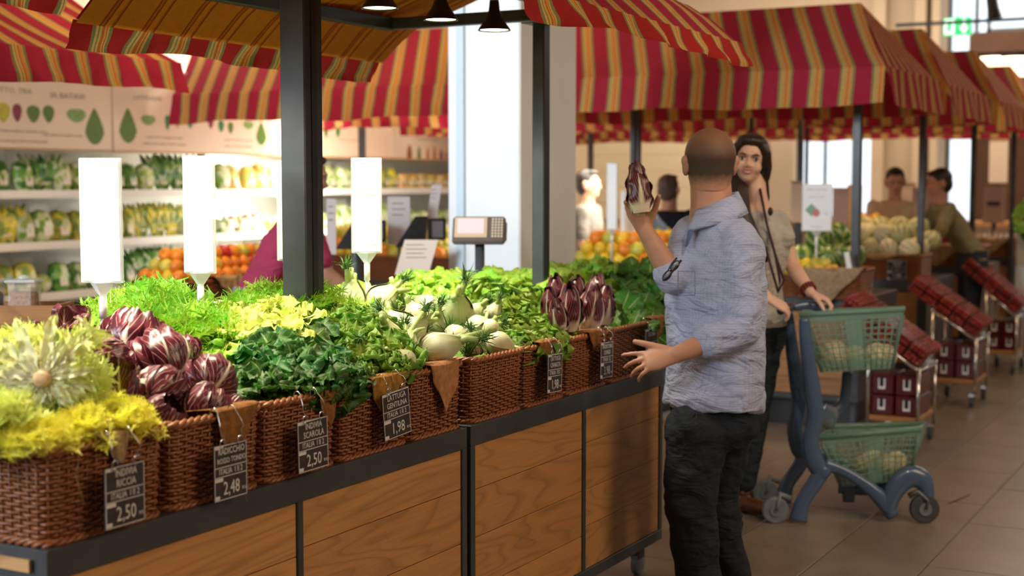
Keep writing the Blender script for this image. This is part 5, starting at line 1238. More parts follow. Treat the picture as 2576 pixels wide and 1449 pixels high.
# tall product cards and bottles on the far rows
crd = pm('card_pinkish', (.46, .32, .27), .6); crd2 = pm('card_cream', (.74, .60, .48), .6)
for k, (px0, px1, pt, pb, yy, mm, lab_) in enumerate(((2095, 2132, 472, 575, 10.9, crd, 'brownish card standing left of the golden peppers'), (2132, 2165, 465, 570, 11.0, crd2, 'cream card behind the golden peppers'), (2268, 2300, 460, 545, 12.9, crd2, 'cream card with bright top edge right of the standing man'), (2298, 2365, 472, 560, 12.6, crd, 'pinkish brown card beside the dark post'),
        (2475, 2522, 465, 560, 14.4, crd, 'pinkish card with a small dark emblem at right'), (1990, 2015, 455, 560, 9.6, crd2, 'cream card left of the fruit poster'), (2490, 2530, 350, 460, 17.0, crd2, 'tall light banner in a wooden frame on the brown wall'), (1855, 1862, 470, 500, 9.6, crd2, 'thin cream card beside the woman'))):
    a = aty((px0+px1)/2, pb, yy); b = aty((px0+px1)/2, pt, yy); s = FPX/((a-CAM).dot(FV)); w_ = (px1-px0)/s/.9; h = b.z-a.z
    t = thing('display_card', lab_, 'sign', (a.x, yy, 0), group=None); bx('card', (-w_/2, 0, a.z), (w_/2, .02, b.z), mm, t, .003)
    bx('rim', (-w_/2, -.003, b.z-.02), (w_/2, 0, b.z), M['oak_pale'], t); bx('support', (-.02, .02, 0), (.02, .05, a.z+.1), M['steel'], t)
    if k == 4: m = MB(); [m.ball((dx, -.004, a.z+h*.5), (.03, .004, .025), 8, 5) for dx in (-.035, .0, .035)]; m.obj('emblem', pm('dark_print', (.08, .04, .06), .6), t)
for k, px in enumerate((2478, 2490, 2502, 2516, 2532, 2546)):
    p = aty(px, 575, 14.25); t = thing('bottle', 'small white bottle on the farthest counter, %s from the left' % ordn(k), 'bottle', (p.x, 14.25, .985 if False else .8), group='white bottles')
    MB().lathe([(0, 0), (.026, 0), (.028, .01), (.028, .16), (.012, .19), (.011, .22)], 14).obj('body', M['white'], t, True); MB().cyl((0, 0, .22), (0, 0, .245), .014, 12).obj('cap', M['oak_pale'], t)
# green plant and citrus at the right edge
p = aty(2570, 690, 12.6)
t = thing('display_crate', 'white crate with greens cut by the right edge', 'crate', (p.x+.05, 12.6, 0)); 
bx('stand', (-.1, 0, 0), (.5, .5, .80), M['white'], t)
for z, nm in ((.80, 'crate_wall'), ): bx(nm, (-.1, 0, .80), (.5, .5, 1.12), pm('crate_cream', (.70, .62, .50), .6), t, .01)
place_ = [head('cabbage', 'green cabbage cut by the right edge, %s' % ['upper', 'lower', 'lowest'][k], 'cabbage', 'greens at the right edge', LM['dark' if k else 'bright'], 14, V((p.x+dx, 12.5, z)), 1.1, (-.3, -1, .4), (70, 0), 300+k) for k, (dx, z) in enumerate(((.08, 1.2), (.16, 1.16)))]

# ------------------------------------------------------------------ carts with red packs
ylw = pm('pack_red', (.11, .006, .008), .35, 0, .5, 40)
def cart(label, pxl, pxr, y, group='steel carts with red packs', dz=0, wide=.62):
    a = aty(pxl, 900, y); b = aty(pxr, 900, y); x0, x1 = a.x, b.x; t = thing('goods_cart', label, 'cart', ((x0+x1)/2, y, 0), group=group); w_ = x1-x0
    for sx in (-1, 1):
        for yy in (0, .42):
            top = .47 if sx > 0 else .64; m = MB(); m.tube([(sx*w_/2, yy, .09), (sx*w_/2, yy, top)], .011, 8); m.obj('post', M['chrome'], t, True)
            c = MB(); c.cyl((-.012, 0, 0), (.012, 0, 0), .042, 16); ca = c.obj('wheel', M['rubber'], t, loc=(sx*(w_/2-.02), yy, .045)); MB().box((0, 0, .04), (.03, .05, .02)).obj('fork', M['chrome'], ca)
    bx('lower_shelf', (-w_/2, 0, .155), (w_/2, .42, .185), M['oak_x'], t, .004)
    m = MB(); m.tube([(-w_/2, 0, .64), (w_/2, 0, .45)], .012, 8); m.tube([(-w_/2, .42, .64), (w_/2, .42, .45)], .012, 8); m.tube([(w_/2, 0, .45), (w_/2, .42, .45)], .012, 8); m.tube([(-w_/2, 0, .64), (-w_/2, .42, .64)], .012, 8); m.obj('tray_frame', M['chrome'], t, True)
    ang = atan2(.19, w_); me = MB().box((0, .21, 0), (hypot(w_, .19), .42, .012)).obj('tray', M['steel'], t, loc=(0, 0, .545), rot=(0, ang, 0))
    out = []; n = 5; d = V((cos(ang), 0, -sin(ang))); up = V((sin(ang), 0, cos(ang)))
    for l in range(2):
        for i in range(n):
            for j in range(4 if l == 1 else 2):
                jj = j; q = t.location+V((0, .05+.1*jj, .555))+d*(w_*.54-.05-i*.112)+up*(l*.058); out.append(punnet(q, (0, ang, 0)))
    lo = []
    nb = max(2, int(w_/.17))
    for i in range(nb):
        for l in range(2):
            tt = thing('boxed_pack', '', None, t.location+V(((i-(nb-1)/2)*w_/nb, .12, .187+l*.118))); ww = w_/nb*.46
            bx('carton', (-ww, -.09, 0), (ww, .2, .114), ylw, tt, .006); bx('label', (-.02, -.093, .03), (.02, -.09, .09), M['white'], tt); m = MB(); m.box((0, -.0945, .07), (.022, .002, .05)); m.obj('mark', M['black'], tt); lo.append(tt)
    return t, out, lo
cts = [cart('goods cart with red packs partly behind the trolley', 2185, 2312, 8.0), cart('goods cart with a long slope of red packs, middle of the three', 2345, 2455, 9.75), cart('goods cart with red packs farthest away at right', 2478, 2555, 11.6)]
nm = ['on the cart behind the trolley', 'on the middle cart', 'on the farthest cart']
for k, (t, a_, b_) in enumerate(cts):
    autolabel(a_, 'clear punnet of red tomatoes '+nm[k]+', {} from the left', 'punnet', 'red punnets '+nm[k]); autolabel(b_, 'dark red boxed pack '+nm[k]+', {} from the left', 'box', 'red boxes '+nm[k])
# far furniture seen between the posts
t = thing('service_counter', 'pale service counter along the far wall', 'counter', (-3.0, 17.0, 0)); bx('front', (-2.5, 0, 0), (6, .6, 1.0), cream, t); bx('counter_top', (-2.55, -.05, 1.0), (6.05, .65, 1.05), M['oak_x'], t)
for k in range(8): bx('front_panel', (-2.45+k*1.05, -.015, .08), (-1.45+k*1.05, 0, .95), crd, t, .004)
a = aty(1465, 430, 17.8); b = aty(1710, 430, 17.8)
t = thing('wall_board', 'cream slatted board on the far wall behind the raised hand', 'signboard', ((a.x+b.x)/2, 17.8, 1.0)); w_ = (b.x-a.x)/2+1.0
for k in range(6): bx('board_panel', (-w_, 0, k*.22), (w_, .03, k*.22+.212), pm('slat_cream', (.74, .66, .50), .6) if k == 0 else bpy.data.materials['slat_cream'], t, .004)
bx('foot', (-w_, .03, -1.0), (w_, .06, 0), cream, t)
a = aty(1925, 430, 16.5); t = thing('red_poster', 'white poster with a red shape beside the woman', 'poster', (a.x, 16.5, 0)); bx('stand', (-.1, .02, 0), (.1, .05, 1.2), M['steel'], t); bx('sheet', (-.45, 0, 1.15), (.35, .02, 2.35), pm('poster_cream', (.78, .68, .55), .6), t)
m = MB(); m.ball((.02, -.003, 1.75), (.06, .004, .25), 12, 8); m.obj('red_print', pm('red_ink', (.60, .12, .08), .6), t)

# ================================================================== PEOPLE
def D(X, Z, U=0): return RV*X+F0*Z+ZV*U            # screen-right, away, up  -> world direction
def organic(name, mb, m_, parent, vox=.006, it=6, disp=0, dsc=.06, loc=None):
    o = inst(name, mb.mesh(name, m_, True), parent); L = loc if loc is not None else (parent.location if parent else V((0, 0, 0)))
    o.location = -V(L)
    r = o.modifiers.new('r', 'REMESH'); r.mode = 'VOXEL'; r.voxel_size = vox; r.use_smooth_shade = True
    s = o.modifiers.new('s', 'SMOOTH'); s.iterations = it; s.factor = .5
    if disp:
        tx = bpy.data.textures.new(name, 'CLOUDS'); tx.noise_scale = dsc; tx.noise_depth = 2; d = o.modifiers.new('d', 'DISPLACE'); d.texture = tx; d.strength = disp; d.mid_level = .5; d.texture_coords = 'LOCAL'
    return o
def loft(mb, rings, n=28):
    vs = []; k = len(rings)
    for c, a, b in rings:
        for i in range(n): t = 2*pi*i/n; vs.append(c+a*cos(t)+b*sin(t))
    fs = [(j*n+i, j*n+(i+1) % n, (j+1)*n+(i+1) % n, (j+1)*n+i) for j in range(k-1) for i in range(n)]
    fs += [tuple(range(n))[::-1], tuple((k-1)*n+i for i in range(n))]; return mb.add(vs, fs)
def limb(mb, pts, rs, n=16):
    P = []; Q = []
    for i in range(len(pts)-1):
        for k in range(5): P.append(V(pts[i]).lerp(V(pts[i+1]), k/5)); Q.append(rs[i]+(rs[i+1]-rs[i])*k/5)
    P.append(V(pts[-1])); Q.append(rs[-1]); mb.tube(P, Q, n)
    for p, r in ((pts[0], rs[0]), (pts[-1], rs[-1])): mb.ball(p, r*.98, 12, 8)
    for p, r in zip(pts[1:-1], rs[1:-1]): mb.ball(p, r*1.0, 12, 8)
def hand(mb, W, d, n, l, s=1.0, curl=(.5, .6, .5), fan=.12, thumb=(.75, .75, .35), tc=.3, straight=None):
    d = d.normalized(); n = (n-d*n.dot(d)).normalized(); l = (l-d*l.dot(d)-n*l.dot(n)).normalized()
    loft(mb, [(W-d*.01*s, l*.026*s, n*.019*s), (W+d*.025*s, l*.033*s, n*.018*s), (W+d*.06*s, l*.040*s, n*.016*s), (W+d*.092*s, l*.038*s, n*.012*s)], 18)
    tips = []
    for k, (off, ln, r) in enumerate(((.029, .072, .0090), (.0098, .080, .0094), (-.0098, .075, .0090), (-.028, .060, .0080))):
        a = (1.5-k)*fan; dd = (d*cos(a)+l*sin(a)).normalized(); p = W+(d*.085+l*off)*s; P = [p-dd*.012*s]; Rr = [r*s]; c = 0; P.append(p); Rr.append(r*s)
        cc = straight[k] if straight else 1
        for q, (fr, cu) in enumerate(zip((.45, .30, .25), curl)):
            c += cu*cc; v_ = (dd*cos(c)+n*sin(c)); p = p+v_*ln*fr*s; P.append(p); Rr.append(r*s*(.97-.10*(q+1)))
        mb.tube(P, Rr, 10); mb.ball(P[-1], Rr[-1], 8, 6); tips.append(p)
        for a_, b_ in zip(P[1:-1], Rr[1:-1]): mb.ball(a_, b_*1.04, 8, 6)
    t1 = (d*thumb[0]+l*thumb[1]+n*thumb[2]).normalized(); p0 = W+(d*.018+l*.020)*s; p1 = p0+t1*.045*s; t2 = (t1+d*tc*.6+n*tc*.6-l*tc*.5).normalized(); p2 = p1+t2*.034*s; p3 = p2+(t2+n*tc*.4).normalized()*.026*s
    mb.tube([p0, p1, p2, p3], [.017*s, .0115*s, .0105*s, .0085*s], 10); mb.ball(p3, .0085*s, 8, 6); mb.ball(p1, .0118*s, 8, 6)
    return tips
def headmesh(mb, c, f, up, s=1.0, fem=False, w_=1.0):
    """skull, jaw, nose, ears; c = centre of head, f = facing"""
    f = f.normalized(); up = (up-f*up.dot(f)).normalized(); r = f.cross(up).normalized()
    def E(off, rad, q=None):
        n = 18; m2 = MB(); m2.ball((0, 0, 0), 1, n, 12); vs = [c+(r*(off[0]+v_[0]*rad[0]*w_)+f*(off[1]+v_[1]*rad[1])+up*(off[2]+v_[2]*rad[2]))*s for v_ in m2.v]; mb.add(vs, m2.f)
    E((0, -.014, .026), (.076, .092, .090)); E((0, .020, -.030), (.062 if not fem else .057, .066, .082)); E((0, .052, -.072), (.030, .030, .028)); E((0, .042, -.052), (.046, .040, .042))
    E((0, .088, -.018), (.012, .020, .016) if not fem else (.010, .015, .012)); E((0, .082, .002), (.008, .014, .024) if not fem else (.007, .010, .022)); E((0, .070, .030), (.050, .022, .012))
    for sg in (-1, 1):
        if fem: E((sg*.036, .060, -.028), (.026, .022, .028))
        E((sg*.034, .066, -.012), (.018, .016, .016)); E((sg*.081, -.008, -.006), (.012, .022, .036)); E((sg*.086, -.014, .010), (.012, .016, .020)); E((sg*.014, .084, -.024), (.009, .010, .008))
    return f, up, r
def face(par, L, c, f, up, r, s=1.0, irism=None, smile=True, lips=(.45, .12, .11)):
    L = V(L); eyew = pm('eye_white', (.72, .68, .66), .2); irm = pm('iris_brown', (.03, .015, .01), .15); lipm = pm('lips', lips, .4); th = pm('teeth', (.82, .78, .72), .3)
    def pt(x, y, z): return c+(r*x+f*y+up*z)*s-L
    def el(m_, name, x, y, z, rx, ry, rz, par_=par):
        q = MB(); q.ball((0, 0, 0), 1, 12, 8); b = MB(); b.add([pt(x+v_[0]*rx, y+v_[1]*ry, z+v_[2]*rz) for v_ in q.v], q.f); return b.obj(name, m_, par_, True)
    for sg in (-1, 1):
        el(eyew, 'eye', sg*.031, .074, .006, .0150, .010, .0072); el(irm, 'iris', sg*.031-.001, .0825, .006, .0062, .004, .0062)
        b = MB(); b.tube([pt(sg*.016, .083, .013), pt(sg*.031, .087, .0150), pt(sg*.046, .079, .010)], [.0014, .0024, .0014], 6); b.obj('eyelid', M['hair'], par, True)
        b = MB(); b.tube([pt(sg*.014, .092, .026), pt(sg*.032, .092, .032), pt(sg*.050, .080, .025)], [.0022, .0032, .0014], 6); b.obj('eyebrow', M['hair'], par, True)
    if smile:
        el(th, 'teeth', 0, .078, -.050, .023, .012, .0085)
        b = MB(); b.tube([pt(x, .092-abs(x)*abs(x)*14, -.0435+abs(x)*.08) for x in (-.025, -.015, -.005, .005, .015, .025)], [.0012, .0030, .0036, .0036, .0030, .0012], 6); b.tube([pt(x, .090-abs(x)*abs(x)*14, -.0590+abs(x)*.46) for x in (-.025, -.015, -.005, .005, .015, .025)], [.0012, .0034, .0042, .0042, .0034, .0012], 6); b.obj('lips', lipm, par, True)
    else:
        b = MB(); b.tube([pt(x, .092-abs(x)*abs(x)*14, -.048) for x in (-.022, -.01, 0, .01, .022)], [.001, .004, .005, .004, .001], 6); b.obj('lips', lipm, par, True)
def clothmat(name, c, check=None, bsc=9, bst=.5, rough=.85):
    t = NT(name); t.val('Roughness', rough); t.val('Specular IOR Level', .2); co = t.coord('Object'); n = t.noise(co, 12, 4); g = c
    if check:
        sp = t.add('ShaderNodeSeparateXYZ'); t.L(co, sp.inputs[0])
        a = t.math('GREATER_THAN', t.math('FRACT', t.math('DIVIDE', sp.outputs[2], .0085)), .74); h = t.math('ADD', t.math('MULTIPLY', sp.outputs[0], .45), t.math('MULTIPLY', sp.outputs[1], -.9))
        b = t.math('GREATER_THAN', t.math('FRACT', t.math('DIVIDE', h, .0085)), .74); g = t.mix(t.math('MULTIPLY', t.math('ADD', a, b), .28), c, check)
    t.col(t.mix(.3, g, t.ramp(n, [(.3, (.75,)*3), (.7, (1.05,)*3)]), 'MULTIPLY'))
    w_ = t.noise(t.coord('Object', (1, 1, 2.6)), bsc, 4, .55, .7); t.bump(w_, bst, .035); return t.m

# ------------------------------------------------------------------ the man in the checked shirt
Zm = 5.0; J = lambda px, py, dz=0.0: atd(px, py, Zm+dz)
base = J(1790, 1500); mL = V((base.x, base.y, 0))
man = thing('person', 'man from behind in pale blue checked shirt and dark jeans holding up a radicchio', 'person', mL)
a = D(.5, -.866); f = D(-.866, -.5)
S = 1/716
tor = [(528, 1797, .085, .075), (548, 1800, .115, .080), (565, 1803, .165, .090), (600, 1810, .200, .110), (650, 1803, .212, .130), (700, 1800, .216, .145), (760, 1800, .212, .152), (820, 1800, .206, .152), (900, 1800, .204, .152), (960, 1798, .202, .154), (1012, 1795, .204, .160)]
body = MB()
loft(body, [(J(x, y), a*(A-.018), f*(B-.016)) for y, x, A, B in tor if y < 970])
loft(body, [(J(1797, 1000), a*.145, f*.10), (J(1793, 1060), a*.145, f*.10), (J(1790, 1110), a*.13, f*.09)])
limb(body, [J(1793, 570), J(1790, 510, .01), J(1787, 455, .02)], [.088, .074, .072])
headmesh(body, J(1784, 412, .03), D(-.12, 1, .05), ZV, 1.06, w_=1.06)
lsh, lel, lwr = J(1862, 612, -.13), J(1868, 828, -.18), J(1698, 893, -.23)
rsh, rel, rwr = J(1738, 590, .10), J(1694, 700, -.06), J(1622, 578, -.03)
limb(body, [lsh, lel, lel.lerp(lwr, .35), lwr], [.056, .045, .043, .029]); limb(body, [rsh, rel, rel.lerp(rwr, .35), rwr], [.054, .044, .042, .029])
hand(body, lwr, D(-.94, .02, -.22), D(.1, .75, -.65), D(-.15, .45, .85), 1.12, (.18, .38, .35), .20, (.85, .55, -.15), .1, (.35, .9, 1.3, 1.5))
hand(body, rwr, D(-.35, -.05, .93), D(.15, -1, .1), D(1, .15, .25), 1.10, (.62, .75, .5), .16, (.70, .60, .55), .35)
kA, kB, aA, aB = J(1735, 1262, -.10), J(1800, 1258, .10), J(1762, 1500, -.08), J(1850, 1490, .14)
for hp, kn, an in ((J(1768, 1070, -.07), kA, aA), (J(1815, 1070, .08), kB, aB)):
    limb(body, [hp, kn, kn.lerp(an, .35), an], [.075, .052, .050, .036])
organic('body', body, M['skin'], man, .0048, 4)
sh = MB(); loft(sh, [(J(x, y), a*A, f*B) for y, x, A, B in tor]+[(J(1794, 1020), a*.205, f*.162)])
limb(sh, [lsh, lsh.lerp(lel, .5), lel, lel.lerp(lwr, .30), lel.lerp(lwr, .50)], [.078, .070, .066, .062, .060]); limb(sh, [rsh, rsh.lerp(rel, .6), rel, rel.lerp(rwr, .12)], [.070, .062, .060, .058])
for k in (.44, .52): sh.tube([lel.lerp(lwr, k-.035), lel.lerp(lwr, k+.035)], [.064, .063], 16)
sh.ball(J(1845, 590, -.08), (.085, .085, .055)); sh.ball(J(1752, 585, .08), (.075, .075, .05))
# shirt tail lower at the back
loft(sh, [(J(1832, 990, -.02), a*.15, f*.12), (J(1838, 1030, -.01), a*.13, f*.11), (J(1845, 1040, 0), a*.09, f*.09)])
shm = clothmat('checked_shirt', (.42, .47, .66), (.24, .29, .50), 6, .9)
organic('shirt', sh, shm, man, .0065, 12, .024, .09)
col = MB()
cv = []; cf = []; cN = J(1797, 532); ring = []
for i in range(27):
    t = R(-152+304*i/26); dr = RV*cos(t)+F0*sin(t); ring.append((cN+dr*.086+ZV*(.034*cos(t)-.006), dr))
for p, dr in ring: cv += [p+ZV*.030-dr*.014, p+ZV*.040-dr*.004, p-ZV*.016+dr*.024, p-ZV*.034+dr*.030]
for i in range(len(ring)-1):
    for k in range(3): cf.append((i*4+k, (i+1)*4+k, (i+1)*4+k+1, i*4+k+1))
col.add([p-mL for p in cv], cf); o = col.obj('collar', shm, man, True); sm_ = o.modifiers.new('t', 'SOLIDIFY'); sm_.thickness = .003
pl = MB(); pl.tube([J(1752, 560, -.06)-mL, J(1737, 585, -.075)-mL, J(1726, 620, -.09)-mL], [.018, .015, .006], 8, flat=.35); pl.obj('placket', clothmat('placket_blue', (.12, .15, .30)), man, True)
pk_ = MB(); q0 = [J(1706, 682, -.155), J(1748, 684, -.175), J(1748, 742, -.185), J(1706, 745, -.165)]
pk_.tube([p-mL for p in q0], .0016, 5, closed=True); pk_.obj('pocket_seam', clothmat('seam', (.16, .18, .30)), man, True)
hairm = NT('buzz_hair'); hairm.val('Roughness', .6); co = hairm.coord('Object'); sp_ = hairm.add('ShaderNodeSeparateXYZ'); hairm.L(co, sp_.inputs[0]); nz_ = hairm.noise(co, 40, 4)
kk_ = hairm.math('ADD', hairm.math('MULTIPLY', hairm.math('SUBTRACT', sp_.outputs[2], 1.425), 4.0), hairm.math('MULTIPLY', hairm.math('SUBTRACT', nz_, .5), .14))
hairm.col(hairm.ramp(kk_, [(.24, (.50, .25, .16)), (.42, (.060, .036, .023)), (.60, (.05, .028, .017)), (.92, (.20, .095, .05))])); hairm.bump(hairm.noise(co, 260, 2), .35, .002)
cap = MB(); cc = J(1784, 412, .03); hf = D(-.12, 1, .05).normalized(); hr = hf.cross(ZV).normalized()
def capf(s, t):
    T_ = t*2.6
    if sin(2*pi*s) > .5: T_ = min(T_, 1.55)
    rr = sin(T_) if T_ < 1.57 else 1-.25*(T_-1.57)/1.03; zz = cos(T_) if T_ < 1.57 else -1.2*(T_-1.57)/1.03
    return cc-mL+(hr*cos(2*pi*s)*.0785*1.06*1.075+hf*sin(2*pi*s)*.0945*1.075)*rr-hf*.015+ZV*(.028+.0925*1.06*zz)
cap.grid(capf, 48, 30)
cap.obj('hair', hairm.m, man, True)
jn = MB(); loft(jn, [(J(1797, 992), a*.165, f*.125), (J(1795, 1030), a*.176, f*.138), (J(1792, 1080), a*.180, f*.150), (J(1785, 1120), a*.14, f*.12)])
limb(jn, [J(1757, 1085, -.075), J(1742, 1180, -.09), kA, J(1738, 1300, -.09), J(1752, 1400, -.08), aA], [.122, .102, .090, .086, .080, .077]); limb(jn, [J(1812, 1085, .08), J(1803, 1180, .09), kB, J(1806, 1300, .10), J(1826, 1400, .12), aB], [.118, .098, .084, .080, .075, .072])
for kn, an in ((kA, aA), (kB, aB)):
    for q in (.02, .09, .16, .24): c_ = kn.lerp(an, q); jn.ball(c_+f*.012*(1 if q*100 % 2 else -1), (.081, .081, .016), 14, 6)
jm = clothmat('dark_jeans', (.016, .021, .029), None, 6, .8, .8)
organic('jeans', jn, jm, man, .007, 10, .026, .085)
bp = MB(); bq = [J(1752, 1040, -.17), J(1818, 1052, -.155), J(1822, 1118, -.150), J(1788, 1140, -.165), J(1752, 1112, -.185)]; bp.tube([p-mL for p in bq], .0018, 5, closed=True); bp.obj('back_pocket_seam', clothmat('seam_blue', (.07, .08, .10)), man, True)
for an in (aA, aB):
    s_ = MB(); q = V((an.x, an.y, .045)); s_.ball(q+f*.07, (.055, .055, .045), 14, 8); s_.ball(q+f*.15, (.048, .048, .036), 14, 8); s_.ball(q, (.045, .045, .05), 14, 8); s_.ball(q+f*.11, (.05, .05, .04)); organic('shoe', s_, M['leather'], man, .007, 5)
MB().tube([p-mL for p in [lwr+D(-.94, .02, -.22).normalized()*.118+D(.1, .75, -.65).normalized()*.018+D(-.15, .45, .85).normalized()*-.012+(D(cos(t), 0, 0)*.0+D(0, sin(t), cos(t)))*.0108 for t in [2*pi*i/14 for i in range(14)]]], .0016, 5, closed=True).obj('ring', M['gold'], man, True)
# sunglasses hung on his chest pocket
pg = J(1694, 668, -.165); t = thing('sunglasses', 'black sunglasses hooked on the chest pocket of the checked shirt', 'glasses', pg)
lens = pm('grey_lens', (.30, .32, .36), .08, 0, alpha=.75)
for k, (ox, oz) in enumerate(((.004, .0), (-.022, -.034))):
    m = MB(); m.ball((0, 0, 0), (.010, .003, .019), 14, 8, (0, R(38), 0)); m.obj('lens', lens, t, True, loc=D(ox, -.008+.004*k, oz))
    m = MB(); m.tube([D(ox+(.011*cos(q)*.79+.020*sin(q)*.61), -.010+.004*k, oz+(.020*sin(q)*.79-.011*cos(q)*.61)) for q in [2*pi*i/18 for i in range(18)]], .0020, 6, closed=True); m.obj('rim', M['black'], t, True)
m = MB(); m.tube([D(.026, -.004, .018), D(.006, -.014, -.006), D(-.018, -.012, -.038), D(-.036, .0, -.052)], [.0042, .0038, .003, .002], 8); m.obj('temple_arm', M['black'], t, True)
m = MB(); m.tube([D(.012, .004, .026), D(-.006, -.002, .006), D(-.026, .0, -.030)], [.0036, .003, .002], 8); m.obj('temple_arm', M['black'], t, True)
# radicchio in the raised hand
rb_ = J(1612, 535, -.095); rt_ = J(1597, 402, -.085); ax_ = (rt_-rb_)
lr_ = lrad('long radicchio with white ribs held up in the raised hand of the man', rb_, ax_, ax_.length/.172, 1, 'raised long radicchio', sx=1.06)

# ------------------------------------------------------------------ the woman at the trolley
Zw = 6.42; K = lambda px, py, dz=0.0: atd(px, py, Zw+dz)
b0 = K(1885, 1270); wL = V((b0.x, b0.y, 0))
wom = thing('person', 'smiling woman with long dark hair in a grey t-shirt pushing the green trolley', 'person', wL)
a = D(.80, .60); f = D(.55, -.83)   # shoulder axis to her left, facing right and towards us
a = D(.83, .55)
wt = [(512, 1902, .075, .06), (530, 1903, .135, .075), (560, 1907, .165, .090), (600, 1912, .165, .112), (640, 1910, .155, .108), (700, 1903, .135, .092), (750, 1902, .140, .098), (800, 1903, .158, .108), (815, 1903, .160, .110)]
wb = MB(); loft(wb, [(K(x, y), a*(A-.012), f*(B-.012)) for y, x, A, B in wt]); loft(wb, [(K(1903, 800), a*.15, f*.10), (K(1900, 860), a*.15, f*.10)])
limb(wb, [K(1905, 520), K(1903, 490, .0), K(1900, 455, .01)], [.055, .047, .045])
hc = K(1886, 404, 0); hff = D(-.22, -1, -.02)
fr3 = headmesh(wb, hc, hff, ZV+D(.12, 0, 0), .98, True, .96)
ls, le, lw2 = K(1958, 560, .10), K(1992, 668, .06), K(2040, 738, -.08); rs, re_, rw2 = K(1868, 562, -.06), K(1868, 690, -.20), K(1934, 752, -.30)
limb(wb, [ls, le, le.lerp(lw2, .4), lw2], [.042, .035, .034, .023]); limb(wb, [rs, re_, re_.lerp(rw2, .4), rw2], [.042, .035, .035, .023])
hand(wb, lw2, D(.80, -.35, -.35), D(-.25, .0, -1), D(-.45, -.9, .1), .95, (.55, .75, .5), .10, (.7, .6, .3), .4)
hand(wb, rw2, D(.80, .15, -.42), D(-.2, .6, -1), D(.0, .8, .4), .98, (.45, .7, .5), .10, (.7, .6, .3), .4)
kn1, an1, kn2, an2 = K(1912, 1000, -.05), K(1874, 1225, -.02), K(1885, 1010, .12), K(1825, 1180, .22)
for hp, kn, an in ((K(1918, 850, 0), kn1, an1), (K(1888, 850, .05), kn2, an2)): limb(wb, [hp, kn, kn.lerp(an, .4), an], [.075, .048, .046, .034])
organic('body', wb, M['skin_f'], wom, .0045, 4); face(wom, wL, hc, *fr3, s=.98)
ts = MB(); loft(ts, [(K(x, y), a*A, f*B) for y, x, A, B in wt[1:]]+[(K(1903, 822), a*.16, f*.112)])
for sg in (-1, 1): ts.ball(K(1918, 596)+a*.062*sg+f*.062, (.062, .062, .06), 14, 10)
limb(ts, [ls, ls.lerp(le, .45)], [.056, .052]); limb(ts, [rs, rs.lerp(re_, .45)], [.056, .052]); organic('t_shirt', ts, clothmat('grey_t_shirt', (.50, .47, .43), None, 8, .6), wom, .0065, 6, .014, .05)
wj = MB(); loft(wj, [(K(1903, 792), a*.152, f*.105), (K(1903, 830), a*.158, f*.112), (K(1902, 880), a*.14, f*.105)]); limb(wj, [K(1918, 850, 0), K(1918, 920, -.02), kn1, kn1.lerp(an1, .4), an1.lerp(kn1, .04)], [.090, .075, .056, .054, .048]); limb(wj, [K(1888, 850, .05), kn2, an2], [.088, .058, .046])
organic('jeans', wj, clothmat('blue_black_jeans', (.022, .030, .040), None, 9, .8), wom, .007, 4, .014, .05)
for k, an in enumerate((an1, an2)):
    q = V((an.x, an.y, .04)); fd = D(.62, -.75) if k == 0 else D(.7, -.5); s_ = MB()
    s_.ball(q, (.040, .040, .045), 14, 8); s_.ball(q+fd*.055, (.046, .046, .036), 14, 8); s_.ball(q+fd*.12, (.044, .044, .030), 14, 8); s_.ball(q+fd*.09, (.046, .046, .034), 14, 8); organic('shoe', s_, M['leather'], wom, .006, 5)
hr_ = MB(); F_, U_, R_ = fr3
def hp_(x, y, z): return hc+(R_*x+F_*y+U_*z)
def hE(off, rad): q = MB(); q.ball((0, 0, 0), 1, 16, 10); hr_.add([hp_(off[0]+v_[0]*rad[0], off[1]+v_[1]*rad[1], off[2]+v_[2]*rad[2]) for v_ in q.v], q.f)
hE((0, -.030, .035), (.088, .098, .092)); hE((0, -.055, -.03), (.082, .06, .10)); hE((.0, .018, .088), (.070, .06, .032))
for sg in (-1, 1): limb(hr_, [hp_(sg*.03, .045, .088), hp_(sg*.070, .030, .045), hp_(sg*.082, .010, -.02), hp_(sg*.080, -.01, -.07)], [.020, .022, .022, .020])
limb(hr_, [hp_(.08, -.02, -.05), K(1858, 480, -.04), K(1868, 540, -.10), K(1895, 600, -.14), K(1925, 655, -.15)], [.035, .042, .040, .034, .014])
limb(hr_, [hp_(-.072, -.02, -.05), K(1918, 452, .06), K(1926, 500, .10)], [.03, .028, .02]); limb(hr_, [hp_(0, -.06, -.05), K(1892, 500, .1), K(1890, 580, .15)], [.06, .06, .05])
hm2 = NT('long_dark_hair'); hm2.val('Roughness', .35); n_ = hm2.noise(hm2.coord('Object', (60, 60, 3)), 3, 4); hm2.col(hm2.mix(n_, (.005, .003, .003), (.035, .018, .013))); hm2.bump(n_, .5, .006)
